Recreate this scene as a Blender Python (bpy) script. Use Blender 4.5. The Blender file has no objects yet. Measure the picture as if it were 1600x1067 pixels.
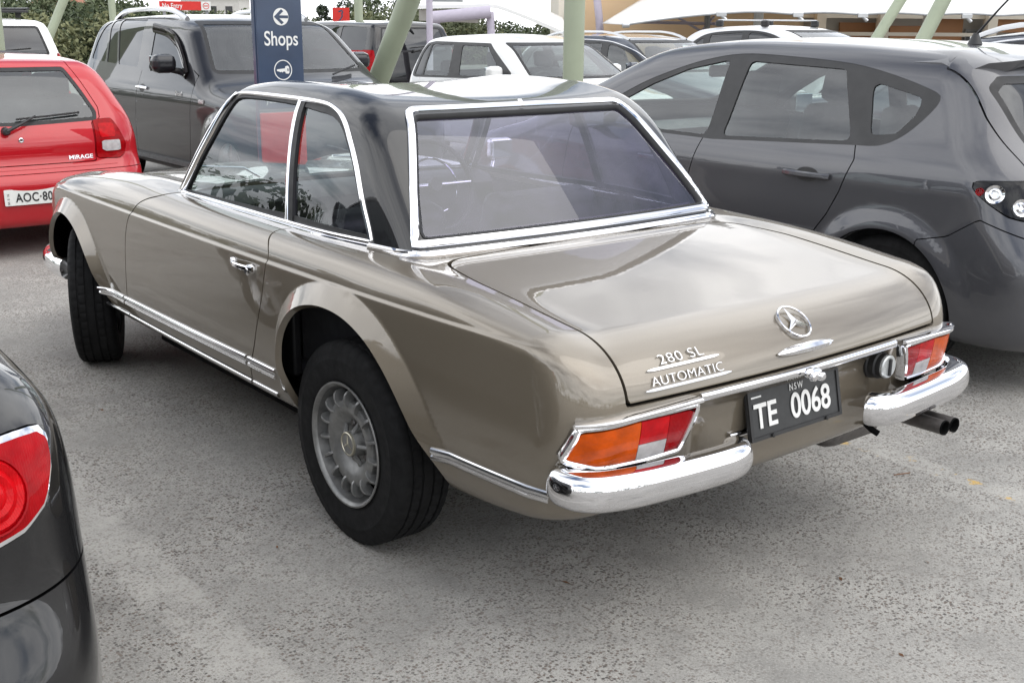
import bpy, math, random, time
import numpy as np
from mathutils import Vector, Matrix
T0 = time.time()
SC = bpy.context.scene
COL = SC.collection
R_ = math.radians

# ---------------------------------------------------------------- camera
cam = bpy.data.cameras.new('camera'); cam_o = bpy.data.objects.new('camera', cam); COL.objects.link(cam_o)
cam.lens = 40.25; cam.sensor_width = 36.0; cam.clip_start = 0.05; cam.clip_end = 2000
yaw, pit, rol = 0.67336, 0.27188, 0.00782
fw = Vector((math.sin(yaw)*math.cos(pit), math.cos(yaw)*math.cos(pit), -math.sin(pit)))
rt = Vector((math.cos(yaw), -math.sin(yaw), 0)); up = rt.cross(fw)
rt2 = rt*math.cos(rol)+up*math.sin(rol); up2 = -rt*math.sin(rol)+up*math.cos(rol)
M = Matrix((rt2, up2, -fw)).transposed().to_4x4(); M.translation = (-2.4506, -2.8284, 1.5319)
cam_o.matrix_world = M
SC.camera = cam_o

OX, OY = 14.8, 9.6
# ---------------------------------------------------------------- world: hazy sky with broken bright cloud
SUN_EL, SUN_AZ = R_(52), R_(158)          # azimuth clockwise from +y
W = bpy.data.worlds.new('World'); SC.world = W; W.use_nodes = True
nt = W.node_tree; nt.nodes.clear(); N = nt.nodes.new; L = nt.links.new
out = N('ShaderNodeOutputWorld'); mixs = N('ShaderNodeMixShader')
sky = N('ShaderNodeTexSky'); sky.sky_type = 'NISHITA'; sky.sun_disc = False
sky.sun_elevation = SUN_EL; sky.sun_rotation = SUN_AZ; sky.air_density = 1.0; sky.dust_density = 1.6; sky.ozone_density = 1.0
bg1 = N('ShaderNodeBackground'); bg1.inputs['Strength'].default_value = 0.125
bg2 = N('ShaderNodeBackground'); bg2.inputs['Strength'].default_value = 1.0
tc = N('ShaderNodeTexCoord'); sep = N('ShaderNodeSeparateXYZ'); L(tc.outputs['Generated'], sep.inputs[0])
def mth(op, a, b=None, c=None):
    n = N('ShaderNodeMath'); n.operation = op
    for i, v in enumerate((a, b, c)):
        if v is None: continue
        if isinstance(v, (int, float)): n.inputs[i].default_value = v
        else: L(v, n.inputs[i])
    return n.outputs[0]
zc = mth('ADD', mth('MAXIMUM', sep.outputs[2], 0.0), 0.22)
cb = N('ShaderNodeCombineXYZ'); L(mth('DIVIDE', sep.outputs[0], zc), cb.inputs[0]); L(mth('DIVIDE', sep.outputs[1], zc), cb.inputs[1])
off = N('ShaderNodeVectorMath'); off.operation = 'ADD'; off.inputs[1].default_value = (OX, OY, 0); L(cb.outputs[0], off.inputs[0])
n1 = N('ShaderNodeTexNoise'); n1.inputs['Scale'].default_value = 0.95; n1.inputs['Detail'].default_value = 7; n1.inputs['Roughness'].default_value = .56; n1.inputs['Distortion'].default_value = .35; L(off.outputs[0], n1.inputs['Vector'])
cr = N('ShaderNodeValToRGB'); cr.color_ramp.elements[0].position = .36; cr.color_ramp.elements[1].position = .55; L(n1.outputs['Fac'], cr.inputs[0])
n2 = N('ShaderNodeTexNoise'); n2.inputs['Scale'].default_value = 1.3; n2.inputs['Detail'].default_value = 4; n2.inputs['Roughness'].default_value = .55; L(off.outputs[0], n2.inputs['Vector'])
cr2 = N('ShaderNodeValToRGB'); e = cr2.color_ramp.elements; e[0].position = .34; e[0].color = (1.72, 1.77, 1.86, 1); e[1].position = .62; e[1].color = (2.5, 2.51, 2.53, 1); L(n2.outputs['Fac'], cr2.inputs[0])
hz = mth('MULTIPLY', mth('POWER', mth('SUBTRACT', 1.0, mth('MINIMUM', mth('MAXIMUM', sep.outputs[2], 0.0), 1.0)), 9.0), .55)
fac = mth('MINIMUM', mth('ADD', cr.outputs[0], hz), .96)
L(sky.outputs[0], bg1.inputs[0]); L(cr2.outputs[0], bg2.inputs[0]); L(fac, mixs.inputs[0]); L(bg1.outputs[0], mixs.inputs[1]); L(bg2.outputs[0], mixs.inputs[2]); L(mixs.outputs[0], out.inputs[0])

sl = bpy.data.lights.new('sun', 'SUN'); sl.energy = 1.0; sl.angle = R_(60); sl.color = (1.0, .95, .87)
so = bpy.data.objects.new('sun', sl); COL.objects.link(so)
sd = Vector((math.sin(SUN_AZ)*math.cos(SUN_EL), math.cos(SUN_AZ)*math.cos(SUN_EL), math.sin(SUN_EL)))
so.location = sd*50; so.rotation_euler = sd.to_track_quat('Z', 'Y').to_euler()
vs = SC.view_settings; vs.view_transform = 'Standard'; vs.look = 'None'; vs.exposure = 0.0; vs.gamma = 1.0; vs.use_curve_mapping = False
SC.cycles.max_bounces = 12; SC.cycles.transparent_max_bounces = 24; SC.cycles.caustics_reflective = False; SC.cycles.caustics_refractive = False
SC.cycles.sample_clamp_indirect = 6.0
SC.cycles.use_denoising = True
# ---------------------------------------------------------------- numeric surface tools
def cspl(pts, sg=0.0, step=0.002):
    """smooth 1-D curve through control points (natural cubic), returned as a fast lookup"""
    p = np.array(sorted(pts), float); x, y = p[:, 0], p[:, 1]; n = len(x)
    h = np.diff(x); A = np.eye(n); r = np.zeros(n)
    for i in range(1, n-1):
        A[i, i-1] = h[i-1]; A[i, i] = 2*(h[i-1]+h[i]); A[i, i+1] = h[i]
        r[i] = 6*((y[i+1]-y[i])/h[i]-(y[i]-y[i-1])/h[i-1])
    M = np.linalg.solve(A, r)
    g = np.arange(x[0], x[-1]+step, step); k = np.clip(np.searchsorted(x, g, side='right')-1, 0, n-2)
    t0 = x[k+1]-g; t1 = g-x[k]; hh = h[k]
    v = M[k]*t0**3/(6*hh)+M[k+1]*t1**3/(6*hh)+(y[k]/hh-M[k]*hh/6)*t0+(y[k+1]/hh-M[k+1]*hh/6)*t1
    s0 = (v[1]-v[0])/step; s1 = (v[-1]-v[-2])/step
    ext = np.arange(1, 300)*step
    g = np.concatenate([g[0]-ext[::-1], g, g[-1]+ext]); v = np.concatenate([v[0]-s0*ext[::-1], v, v[-1]+s1*ext])
    return lambda q: np.interp(q, g, v)
def lspl(pts, sg=0.03, step=0.002):
    """polyline with corners softened by a gaussian of width sg"""
    p = np.array(sorted(pts), float); pad = 0.6
    g = np.arange(p[0, 0]-pad, p[-1, 0]+pad, step)
    s0 = (p[1, 1]-p[0, 1])/(p[1, 0]-p[0, 0]); s1 = (p[-1, 1]-p[-2, 1])/(p[-1, 0]-p[-2, 0])
    v = np.interp(g, p[:, 0], p[:, 1])
    v = np.where(g < p[0, 0], p[0, 1]+s0*(g-p[0, 0]), v); v = np.where(g > p[-1, 0], p[-1, 1]+s1*(g-p[-1, 0]), v)
    m = int(3*sg/step)+1; k = np.exp(-0.5*(np.arange(-m, m+1)*step/sg)**2); k /= k.sum()
    v2 = np.convolve(np.pad(v, m, mode='reflect', reflect_type='odd'), k, 'valid')
    return lambda q: np.interp(q, g, v2)
def smax(a, b, k):
    h = np.maximum(k-np.abs(a-b), 0)/k
    return np.maximum(a, b)+h*h*k*0.25
def smin(a, b, k): return -smax(-a, -b, k)
def sstep(a, b, x):
    t = np.clip((x-a)/(b-a), 0, 1); return t*t*(3-2*t)
def poly_sd(poly, u, v):
    """signed distance to a closed polygon, negative inside"""
    P = np.asarray(poly, float); n = len(P); d2 = np.full(np.shape(u), 1e9); ins = np.zeros(np.shape(u), bool)
    for i in range(n):
        ax, ay = P[i]; bx, by = P[(i+1) % n]; ex, ey = bx-ax, by-ay
        wx, wy = u-ax, v-ay; t = np.clip((wx*ex+wy*ey)/(ex*ex+ey*ey+1e-12), 0, 1)
        d2 = np.minimum(d2, (wx-ex*t)**2+(wy-ey*t)**2)
        c = (ay > v) != (by > v)
        ins ^= c & (u < ax+(v-ay)*ex/(ey if abs(ey) > 1e-12 else 1e-12))
    d = np.sqrt(d2); return np.where(ins, -d, d)
def line_sd(pts, u, v):
    """signed side distance to an open polyline (positive on its left), extended straight at both ends"""
    P = np.asarray(pts, float); d0 = P[0]-P[1]; d1 = P[-1]-P[-2]
    P = np.vstack([P[0]+d0/np.hypot(*d0)*9, P, P[-1]+d1/np.hypot(*d1)*9])
    best = np.full(np.shape(u), 1e9); sg = np.ones(np.shape(u))
    for i in range(len(P)-1):
        ax, ay = P[i]; ex, ey = P[i+1]-P[i]
        wx, wy = u-ax, v-ay; t = np.clip((wx*ex+wy*ey)/(ex*ex+ey*ey+1e-12), 0, 1)
        d = (wx-ex*t)**2+(wy-ey*t)**2; s = ex*wy-ey*wx; m = d < best-1e-12
        sg = np.where(m, np.sign(s), sg); best = np.minimum(best, d)
    return np.sqrt(best)*sg
def catmull(pts, n=8, closed=False):
    P = np.asarray(pts, float); out = []; m = len(P)
    for i in range(m if closed else m-1):
        if closed: a, b, c, d = P[(i-1) % m], P[i], P[(i+1) % m], P[(i+2) % m]
        else: a, b, c, d = P[max(i-1, 0)], P[i], P[i+1], P[min(i+2, m-1)]
        for t in np.arange(n)/n:
            out.append(0.5*((2*b)+(c-a)*t+(2*a-5*b+4*c-d)*t*t+(3*b-a-3*c+d)*t**3))
    if not closed: out.append(P[-1])
    return np.array(out)
def rpoly(pts, r, n=5):
    """polygon with its corners rounded to radius r (a number or one per corner)"""
    P = np.asarray(pts, float); m = len(P); out = []
    for i in range(m):
        a, b, c = P[i-1], P[i], P[(i+1) % m]; rr = r[i] if hasattr(r, '__len__') else r
        u = (a-b)/np.linalg.norm(a-b); w = (c-b)/np.linalg.norm(c-b)
        ang = math.acos(max(-1, min(1, float(u@w)))); 
        if rr <= 0 or ang > 3.1: out.append(b); continue
        L = min(rr/math.tan(ang/2), 0.49*min(np.linalg.norm(a-b), np.linalg.norm(c-b)))
        p0, p1 = b+u*L, b+w*L
        for t in np.linspace(0, 1, n): out.append((1-t)**2*p0+2*t*(1-t)*b+t*t*p1)
    return np.array(out)
def resample(P, step, closed=False):
    P = np.asarray(P, float)
    if closed: P = np.vstack([P, P[:1]])
    s = np.concatenate([[0], np.cumsum(np.linalg.norm(np.diff(P, axis=0), axis=1))])
    n = max(2, int(round(s[-1]/step))+1); q = np.linspace(0, s[-1], n)
    R = np.stack([np.interp(q, s, P[:, k]) for k in range(P.shape[1])], 1)
    return R[:-1] if closed else R
def grad(f, P, e=0.002):
    g = np.empty_like(P)
    for k in range(3):
        d = np.zeros(3); d[k] = e; g[:, k] = (f(P+d)-f(P-d))/(2*e)
    return g
def nrm(f, P, e=0.0016):
    g = grad(f, P, e); return g/np.maximum(np.linalg.norm(g, axis=1, keepdims=True), 1e-9)
def hit(f, O, D, t0, t1, it=34):
    """first crossing from t0 (outside) to t1 (inside) along each ray, by bisection"""
    O = np.atleast_2d(np.asarray(O, float)); D = np.broadcast_to(np.asarray(D, float), O.shape)
    a = np.full(len(O), float(t0)); b = np.full(len(O), float(t1))
    for _ in range(it):
        m = (a+b)/2; s = f(O+D*m[:, None]) > 0
        a = np.where(s, m, a); b = np.where(s, b, m)
    return O+D*((a+b)/2)[:, None]
def nets(f, lo, hi, h):
    """surface of f = 0 as a fine even mesh (surface nets, narrow band, then pulled onto the surface)"""
    lo = np.array(lo, float); hi = np.array(hi, float); s = 4
    nb = np.ceil((hi-lo)/(h*s)).astype(int); n = nb*s+1
    ax = [lo[k]+np.arange(n[k])*h for k in range(3)]; cx = [a[::s] for a in ax]
    C = np.stack(np.meshgrid(*cx, indexing='ij'), -1).reshape(-1, 3); fc = f(C).reshape(nb+1)
    mn = np.full(nb, 1e9); mx = np.full(nb, -1e9)
    for i in (0, 1):
        for j in (0, 1):
            for k in (0, 1):
                q = fc[i:i+nb[0], j:j+nb[1], k:k+nb[2]]; mn = np.minimum(mn, q); mx = np.maximum(mx, q)
    act = (mn < s*h*1.5) & (mx > -s*h*1.5)
    val = np.ones(n); sg = np.where(fc > 0, 1., -1.)
    val[:] = np.repeat(np.repeat(np.repeat(sg, s, 0), s, 1), s, 2)[:n[0], :n[1], :n[2]]
    mask = np.zeros(n, bool)
    for i in range(s+1):
        for j in range(s+1):
            for k in range(s+1):
                mask[i:i+s*(nb[0]-1)+1:s, j:j+s*(nb[1]-1)+1:s, k:k+s*(nb[2]-1)+1:s] |= act
    I = np.argwhere(mask); val[mask] = f(lo+I*h)
    pos = val > 0
    cnt = np.zeros(n-1, int)
    for i in (0, 1):
        for j in (0, 1):
            for k in (0, 1): cnt += pos[i:n[0]-1+i, j:n[1]-1+j, k:n[2]-1+k]
    cell = np.argwhere((cnt > 0) & (cnt < 8)); vid = np.full(n-1, -1, int); vid[tuple(cell.T)] = np.arange(len(cell))
    acc = np.zeros((len(cell), 3)); w = np.zeros(len(cell))
    for k in range(3):
        e = np.zeros(3, int); e[k] = 1; o1, o2 = [q for q in range(3) if q != k]
        for u in (0, 1):
            for v in (0, 1):
                o = np.zeros(3, int); o[o1] = u; o[o2] = v
                a = val[tuple((cell+o).T)]; b = val[tuple((cell+o+e).T)]; m = (a > 0) != (b > 0)
                t = np.where(m, a/np.where(m, a-b, 1), 0); P = cell+o+t[:, None]*e
                acc[m] += P[m]; w[m] += 1
    V = lo+acc/w[:, None]*h
    Q = []
    for k in range(3):
        o1, o2 = (k+1) % 3, (k+2) % 3; sl = [slice(None)]*3; s2 = [slice(None)]*3
        sl[k] = slice(0, -1); s2[k] = slice(1, None); a = pos[tuple(sl)]; b = pos[tuple(s2)]
        E = np.argwhere(a != b); E = E[(E[:, o1] > 0) & (E[:, o2] > 0) & (E[:, o1] < n[o1]-1) & (E[:, o2] < n[o2]-1)]
        d1 = np.zeros(3, int); d1[o1] = 1; d2 = np.zeros(3, int); d2[o2] = 1
        q = np.stack([vid[tuple((E-d1-d2).T)], vid[tuple((E-d2).T)], vid[tuple(E.T)], vid[tuple((E-d1).T)]], 1)
        fl = a[tuple(E.T)]; q[fl] = q[fl][:, ::-1]; Q.append(q)
    Q = np.concatenate(Q); Q = Q[(Q >= 0).all(1)]
    for _ in range(4):
        g = grad(f, V); d = f(V)/np.maximum((g*g).sum(1), 0.05); V = V-g*np.clip(d, -h, h)[:, None]
    return V, np.concatenate([Q[:, [0, 1, 2]], Q[:, [0, 2, 3]]])
def compact(V, F):
    u, inv = np.unique(F, return_inverse=True); return V[u], inv.reshape(F.shape)
def clip(V, F, g):
    """keep the part of the mesh where g > 0, cutting triangles along g = 0"""
    gv = g(V) if callable(g) else g
    s = gv > 0; c = s[F].sum(1); full = F[c == 3]; n = len(V); new = [full]; VV = [V]
    mx = (c == 1) | (c == 2)
    if mx.any():
        T = F[mx]; cc = c[mx]; odd = np.where((cc == 1)[:, None], s[T], ~s[T]).argmax(1); r = np.arange(len(T))
        a, b, d = T[r, odd], T[r, (odd+1) % 3], T[r, (odd+2) % 3]
        e = np.concatenate([np.stack([a, b], 1), np.stack([a, d], 1)]); e.sort(1)
        key, inv = np.unique(e[:, 0].astype(np.int64)*n+e[:, 1], return_inverse=True)
        i0, i1 = key//n, key % n; t = gv[i0]/(gv[i0]-gv[i1]); VV.append(V[i0]+(V[i1]-V[i0])*t[:, None])
        ab, ad = n+inv[:len(T)], n+inv[len(T):]; one = cc == 1; two = ~one
        new.append(np.stack([a, ab, ad], 1)[one]); new.append(np.stack([ab, b, d], 1)[two]); new.append(np.stack([ab, d, ad], 1)[two])
    F2 = np.concatenate(new); 
    if len(F2) == 0: return V[:0], F2
    return compact(np.concatenate(VV), F2)
def refine(V, F, f, sel):
    """split the chosen triangles in four and pull the new points onto the surface"""
    m = sel(V)[F].all(1); T = F[m]; n = len(V)
    e = np.concatenate([T[:, [0, 1]], T[:, [1, 2]], T[:, [2, 0]]]); e = np.sort(e, 1); key, inv = np.unique(e[:, 0].astype(np.int64)*n+e[:, 1], return_inverse=True)
    P = (V[key//n]+V[key % n])/2
    for _ in range(3):
        g = grad(f, P, .0012); P = P-g*(f(P)/np.maximum((g*g).sum(1), .05))[:, None]
    k = len(T); a, b, c = n+inv[:k], n+inv[k:2*k], n+inv[2*k:]
    return np.concatenate([V, P]), np.concatenate([F[~m], np.stack([T[:, 0], a, c], 1), np.stack([a, T[:, 1], b], 1), np.stack([c, b, T[:, 2]], 1), np.stack([a, b, c], 1)])
def split(V, F, g, gap=0.0):
    gv = g(V); return clip(V, F, gv-gap/2), clip(V, F, -gv-gap/2)
# ---------------------------------------------------------------- materials
MATS = {}
def nodes(name):
    m = bpy.data.materials.new(name); m.use_nodes = True; nt = m.node_tree; nt.nodes.clear()
    o = nt.nodes.new('ShaderNodeOutputMaterial'); b = nt.nodes.new('ShaderNodeBsdfPrincipled'); nt.links.new(b.outputs[0], o.inputs[0])
    return m, nt, b, o
def tex(nt, kind, scale, vec=None, **kw):
    n = nt.nodes.new('ShaderNodeTex'+kind); n.inputs['Scale'].default_value = scale
    for k, v in kw.items():
        if k in n.inputs: n.inputs[k].default_value = v
        else: setattr(n, k, v)
    if vec is None:
        t = nt.nodes.new('ShaderNodeTexCoord'); vec = t.outputs['Object']
    nt.links.new(vec, n.inputs['Vector']); return n
def ramp(nt, src, stops):
    r = nt.nodes.new('ShaderNodeValToRGB'); el = r.color_ramp.elements
    while len(el) < len(stops): el.new(.5)
    for e, (p, c) in zip(el, stops): e.position = p; e.color = c if len(c) == 4 else (*c, 1)
    nt.links.new(src, r.inputs[0]); return r.outputs[0]
def g3(v): return (v, v, v)
def mixc(nt, fac, a, b, mode='MIX'):
    m = nt.nodes.new('ShaderNodeMix'); m.data_type = 'RGBA'; m.blend_type = mode
    if isinstance(fac, float): m.inputs[0].default_value = fac
    else: nt.links.new(fac, m.inputs[0])
    for i, v in ((6, a), (7, b)):
        if isinstance(v, tuple): m.inputs[i].default_value = (*v, 1)
        else: nt.links.new(v, m.inputs[i])
    return m.outputs[2]
def bump(nt, b, src, dist, strength=1.0):
    n = nt.nodes.new('ShaderNodeBump'); n.inputs['Distance'].default_value = dist; n.inputs['Strength'].default_value = strength
    nt.links.new(src, n.inputs['Height']); nt.links.new(n.outputs[0], b.inputs['Normal'])
def plain(name, col, rough=.5, metal=0., var=.12, scale=9, spec=.5, coat=0., bmp=0., bscale=300):
    """a plain material with slight uneven tone and roughness"""
    m, nt, b, o = nodes(name)
    t = tex(nt, 'Noise', scale, Detail=5, Roughness=.6)
    c = ramp(nt, t.outputs['Fac'], [(.3, tuple(x*(1-var) for x in col)), (.7, tuple(min(1, x*(1+var)) for x in col))])
    nt.links.new(c, b.inputs['Base Color'])
    t2 = tex(nt, 'Noise', scale*2.3, Detail=4)
    nt.links.new(ramp(nt, t2.outputs['Fac'], [(.3, g3(rough*.88)), (.7, g3(min(1, rough*1.12)))]), b.inputs['Roughness'])
    b.inputs['Metallic'].default_value = metal; b.inputs['Specular IOR Level'].default_value = spec; b.inputs['Coat Weight'].default_value = coat; b.inputs['Coat Roughness'].default_value = .04
    if bmp: bump(nt, b, tex(nt, 'Noise', bscale, Detail=3).outputs['Fac'], bmp)
    MATS[name] = m; return m
def paint(name, col, metal=.5, rough=.32, coat=1.0, orange=.00004, dust=.10, cior=1.55):
    """car paint: flake-metal base under clear lacquer, faint dust and orange peel"""
    m, nt, b, o = nodes(name)
    fl = tex(nt, 'Voronoi', 1400, feature='F1')
    base = mixc(nt, .16, col, ramp(nt, fl.outputs['Color'], [(0, tuple(x*.55 for x in col)), (1, tuple(min(1, x*1.7) for x in col))])) if metal > .1 else col
    d = tex(nt, 'Noise', 2.6, Detail=8, Roughness=.65)
    df = ramp(nt, d.outputs['Fac'], [(.45, g3(0)), (.8, g3(dust))])
    c = mixc(nt, df, base, (.42, .40, .36)) 
    nt.links.new(c, b.inputs['Base Color'])
    b.inputs['Metallic'].default_value = metal; b.inputs['Roughness'].default_value = rough; b.inputs['Specular IOR Level'].default_value = .12
    b.inputs['Coat Weight'].default_value = coat; b.inputs['Coat IOR'].default_value = cior
    nt.links.new(ramp(nt, d.outputs['Fac'], [(.4, g3(.006)), (.85, g3(.035))]), b.inputs['Coat Roughness'])
    bp_ = nt.nodes.new('ShaderNodeBump'); bp_.inputs['Distance'].default_value = orange*8; bp_.inputs['Strength'].default_value = .35
    nt.links.new(tex(nt, 'Noise', 22, Detail=2).outputs['Fac'], bp_.inputs['Height']); nt.links.new(bp_.outputs[0], b.inputs['Coat Normal'])
    MATS[name] = m; return m
def glass(name, tint, ior=1.5, dirt_haze=.02, rough=0.0, film=(.45, .45, .46)):
    """window pane: tinted see-through plus mirror reflection by angle, with a thin film of dust or painted haze"""
    m, nt, b, o = nodes(name); nt.nodes.remove(b)
    tr = nt.nodes.new('ShaderNodeBsdfTransparent'); tr.inputs[0].default_value = (*tint, 1)
    gl = nt.nodes.new('ShaderNodeBsdfGlossy'); gl.inputs['Roughness'].default_value = rough; gl.inputs['Color'].default_value = (.95, .97, 1, 1)
    geo = nt.nodes.new('ShaderNodeNewGeometry'); dt = nt.nodes.new('ShaderNodeVectorMath'); dt.operation = 'DOT_PRODUCT'
    nt.links.new(geo.outputs['Incoming'], dt.inputs[0]); nt.links.new(geo.outputs['Normal'], dt.inputs[1])
    def mt(op, a, b_=None):
        n = nt.nodes.new('ShaderNodeMath'); n.operation = op
        for i, v in enumerate((a, b_)):
            if v is None: continue
            if isinstance(v, float): n.inputs[i].default_value = v
            else: nt.links.new(v, n.inputs[i])
        return n.outputs[0]
    r0 = ((ior-1)/(ior+1))**2
    frv = mt('ADD', mt('MULTIPLY', mt('POWER', mt('SUBTRACT', 1.0, mt('ABSOLUTE', dt.outputs['Value'])), 5.0), 1-r0), r0)
    df = nt.nodes.new('ShaderNodeBsdfDiffuse'); df.inputs[0].default_value = (*film, 1)
    m1 = nt.nodes.new('ShaderNodeMixShader'); m2 = nt.nodes.new('ShaderNodeMixShader')
    t = tex(nt, 'Noise', 5, Detail=6, Roughness=.7); dd = ramp(nt, t.outputs['Fac'], [(.4, g3(dirt_haze*.3)), (.75, g3(dirt_haze*1.6))])
    nt.links.new(dd, m1.inputs[0]); nt.links.new(tr.outputs[0], m1.inputs[1]); nt.links.new(df.outputs[0], m1.inputs[2])
    nt.links.new(frv, m2.inputs[0]); nt.links.new(m1.outputs[0], m2.inputs[1]); nt.links.new(gl.outputs[0], m2.inputs[2]); nt.links.new(m2.outputs[0], o.inputs[0])
    MATS[name] = m; return m
def lens(name, col, ridges=0, rough=.08, axis='X'):
    """moulded lamp plastic with fine ridges"""
    m, nt, b, o = nodes(name)
    t = tex(nt, 'Noise', 30, Detail=3)
    nt.links.new(ramp(nt, t.outputs['Fac'], [(.3, tuple(x*.75 for x in col)), (.7, tuple(min(1, x*1.15) for x in col))]), b.inputs['Base Color'])
    b.inputs['Roughness'].default_value = rough; b.inputs['Coat Weight'].default_value = .30; b.inputs['Coat Roughness'].default_value = .02; b.inputs['Coat IOR'].default_value = 1.4; b.inputs['Specular IOR Level'].default_value = .05
    b.inputs['Subsurface Weight'].default_value = .0; b.inputs['Subsurface Radius'].default_value = (.02, .006, .002); b.inputs['Subsurface Scale'].default_value = .4
    if ridges:
        w = nt.nodes.new('ShaderNodeTexWave'); w.wave_type = 'BANDS'; w.bands_direction = axis; w.inputs['Scale'].default_value = ridges
        tcn = nt.nodes.new('ShaderNodeTexCoord'); nt.links.new(tcn.outputs['Object'], w.inputs['Vector']); bump(nt, b, w.outputs['Fac'], .0004)
    MATS[name] = m; return m

HEROC = (.195, .166, .126)
paint('bronze_paint', HEROC, metal=.50, rough=.40, dust=.03, cior=1.74)
paint('black_roof_paint', (.010, .010, .011), metal=.1, rough=.30, dust=.006)
paint('grey_paint', (.082, .083, .092), metal=.45, rough=.36, dust=.03)
paint('red_paint', (.48, .010, .018), metal=.0, rough=.40, dust=.03)
paint('charcoal_paint', (.022, .023, .027), metal=.3, rough=.33, dust=.012, cior=1.42)
paint('white_paint', (.80, .80, .79), metal=.0, rough=.35, dust=.04)
paint('pearl_paint', (.74, .75, .76), metal=.0, rough=.35, dust=.08)
paint('slate_paint', (.045, .052, .072), metal=.4, rough=.32, dust=.02)
paint('black_paint', (.010, .010, .011), metal=.1, rough=.25, dust=.008)
paint('silver_paint', (.50, .51, .52), metal=.7, rough=.3, dust=.03)
plain('chrome', (.86, .86, .88), rough=.045, metal=1., var=.03, spec=.5)
plain('polished_trim', (.80, .80, .81), rough=.13, metal=1., var=.05)
plain('cast_aluminium', (.27, .27, .265), rough=.45, metal=.65, var=.25, scale=22)
plain('brass_trim', (.50, .47, .38), rough=.35, metal=.8, var=.1)
plain('wheel_well_metal', (.13, .13, .128), rough=.5, metal=.5, var=.3, scale=25)
plain('alloy', (.55, .55, .56), rough=.30, metal=.8, var=.08)
plain('tyre_rubber', (.012, .012, .0125), rough=.8, var=.3, scale=18, spec=.2, bmp=.0006, bscale=120)
plain('black_rubber', (.012, .012, .013), rough=.55, var=.2)
plain('black_plastic', (.022, .022, .023), rough=.45, var=.2, bmp=.0002, bscale=900)
plain('shadow_black', (.006, .006, .006), rough=.9, var=.2, spec=.1)
plain('dark_trim_cloth', (.045, .045, .048), rough=.85, var=.25, spec=.2)
plain('grey_cloth', (.10, .10, .105), rough=.9, var=.2, spec=.2)
plain('black_leather', (.020, .020, .022), rough=.5, var=.2)
plain('headliner', (.14, .135, .13), rough=.9, var=.08, spec=.1)
plain('exhaust_steel', (.14, .13, .125), rough=.45, metal=.7, var=.25, scale=30)
plain('fuel_cap_metal', (.55, .57, .57), rough=.30, metal=.5, var=.08, scale=40)
plain('plate_black', (.030, .031, .032), rough=.38, var=.2, scale=40)
plain('plate_white', (.74, .75, .72), rough=.4, var=.06)
plain('letter_white', (.80, .80, .78), rough=.45, var=.05)
plain('letter_black', (.015, .015, .016), rough=.5, var=.1)
plain('green_post_paint', (.335, .375, .27), rough=.48, var=.07, scale=3)
plain('sign_blue', (.033, .055, .105), rough=.35, var=.14, scale=5, coat=.3)
plain('sign_red', (.62, .025, .018), rough=.40, var=.08)
plain('sign_grey', (.30, .31, .32), rough=.5)
plain('tan_render', (.72, .52, .32), rough=.85, var=.05, scale=.5)
plain('cream_render', (.68, .63, .54), rough=.85, var=.05, scale=.5)
plain('brown_panel', (.38, .19, .09), rough=.7, var=.10, scale=1)
plain('grey_panel', (.42, .40, .365), rough=.8, var=.08, scale=1)
plain('dark_glazing', (.03, .032, .035), rough=.15, var=.1)
plain('lavender_steel', (.46, .42, .50), rough=.45, var=.05)
plain('white_membrane', (.78, .78, .76), rough=.6, var=.03, scale=.6)
plain('house_white', (.62, .60, .57), rough=.8, var=.08)
plain('terracotta', (.32, .13, .08), rough=.8, var=.15)
plain('bark', (.11, .085, .06), rough=.9, var=.3, bmp=.01, bscale=12)
plain('dry_leaf', (.16, .075, .035), rough=.8, var=.3)
glass('clear_glass', (.74, .82, .79), ior=1.85, dirt_haze=.03)
glass('coupe_side_glass', (.70, .73, .74), ior=1.8, dirt_haze=.012)
glass('coupe_rear_glass', (.52, .48, .66), ior=1.85, dirt_haze=.06, film=(.34, .29, .50))  # purple film lightens the pane, painting in its hazy sky reflection
glass('tinted_glass', (.06, .065, .07), ior=1.8, dirt_haze=.01)
glass('lamp_cover', (.93, .94, .94), ior=1.35, dirt_haze=.0)
lens('amber_lens', (.62, .085, .003), ridges=95, axis='Z')
lens('red_lens', (.33, .002, .005), ridges=70, axis='X')
lens('bright_red_lens', (.52, .004, .008), ridges=90, axis='X')
lens('clear_lens', (.55, .53, .53), ridges=80, axis='X')
lens('smoked_lens', (.015, .013, .013), rough=.05)
def mirror_mat():
    m, nt, b, o = nodes('mirror_glass'); b.inputs['Base Color'].default_value = (.82, .92, .95, 1); b.inputs['Metallic'].default_value = 1
    t = tex(nt, 'Noise', 20); nt.links.new(ramp(nt, t.outputs['Fac'], [(.3, g3(.01)), (.7, g3(.03))]), b.inputs['Roughness']); MATS['mirror_glass'] = m
mirror_mat()
def leaf_mat(name, c1, c2):
    m, nt, b, o = nodes(name)
    gi = nt.nodes.new('ShaderNodeNewGeometry'); t = tex(nt, 'Noise', .9, Detail=3)
    c = mixc(nt, gi.outputs['Random Per Island'], c1, c2); c = mixc(nt, ramp(nt, t.outputs['Fac'], [(.35, g3(0)), (.7, g3(.6))]), c, tuple(min(1, x*1.7) for x in c2))
    nt.links.new(c, b.inputs['Base Color']); b.inputs['Roughness'].default_value = .65; b.inputs['Specular IOR Level'].default_value = .25
    MATS[name] = m
leaf_mat('gum_leaves', (.07, .088, .048), (.13, .145, .08)); leaf_mat('dark_leaves', (.04, .058, .032), (.085, .105, .055)); leaf_mat('olive_leaves', (.10, .11, .055), (.17, .175, .09)); leaf_mat('pine_needles', (.02, .032, .02), (.05, .065, .04))
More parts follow.
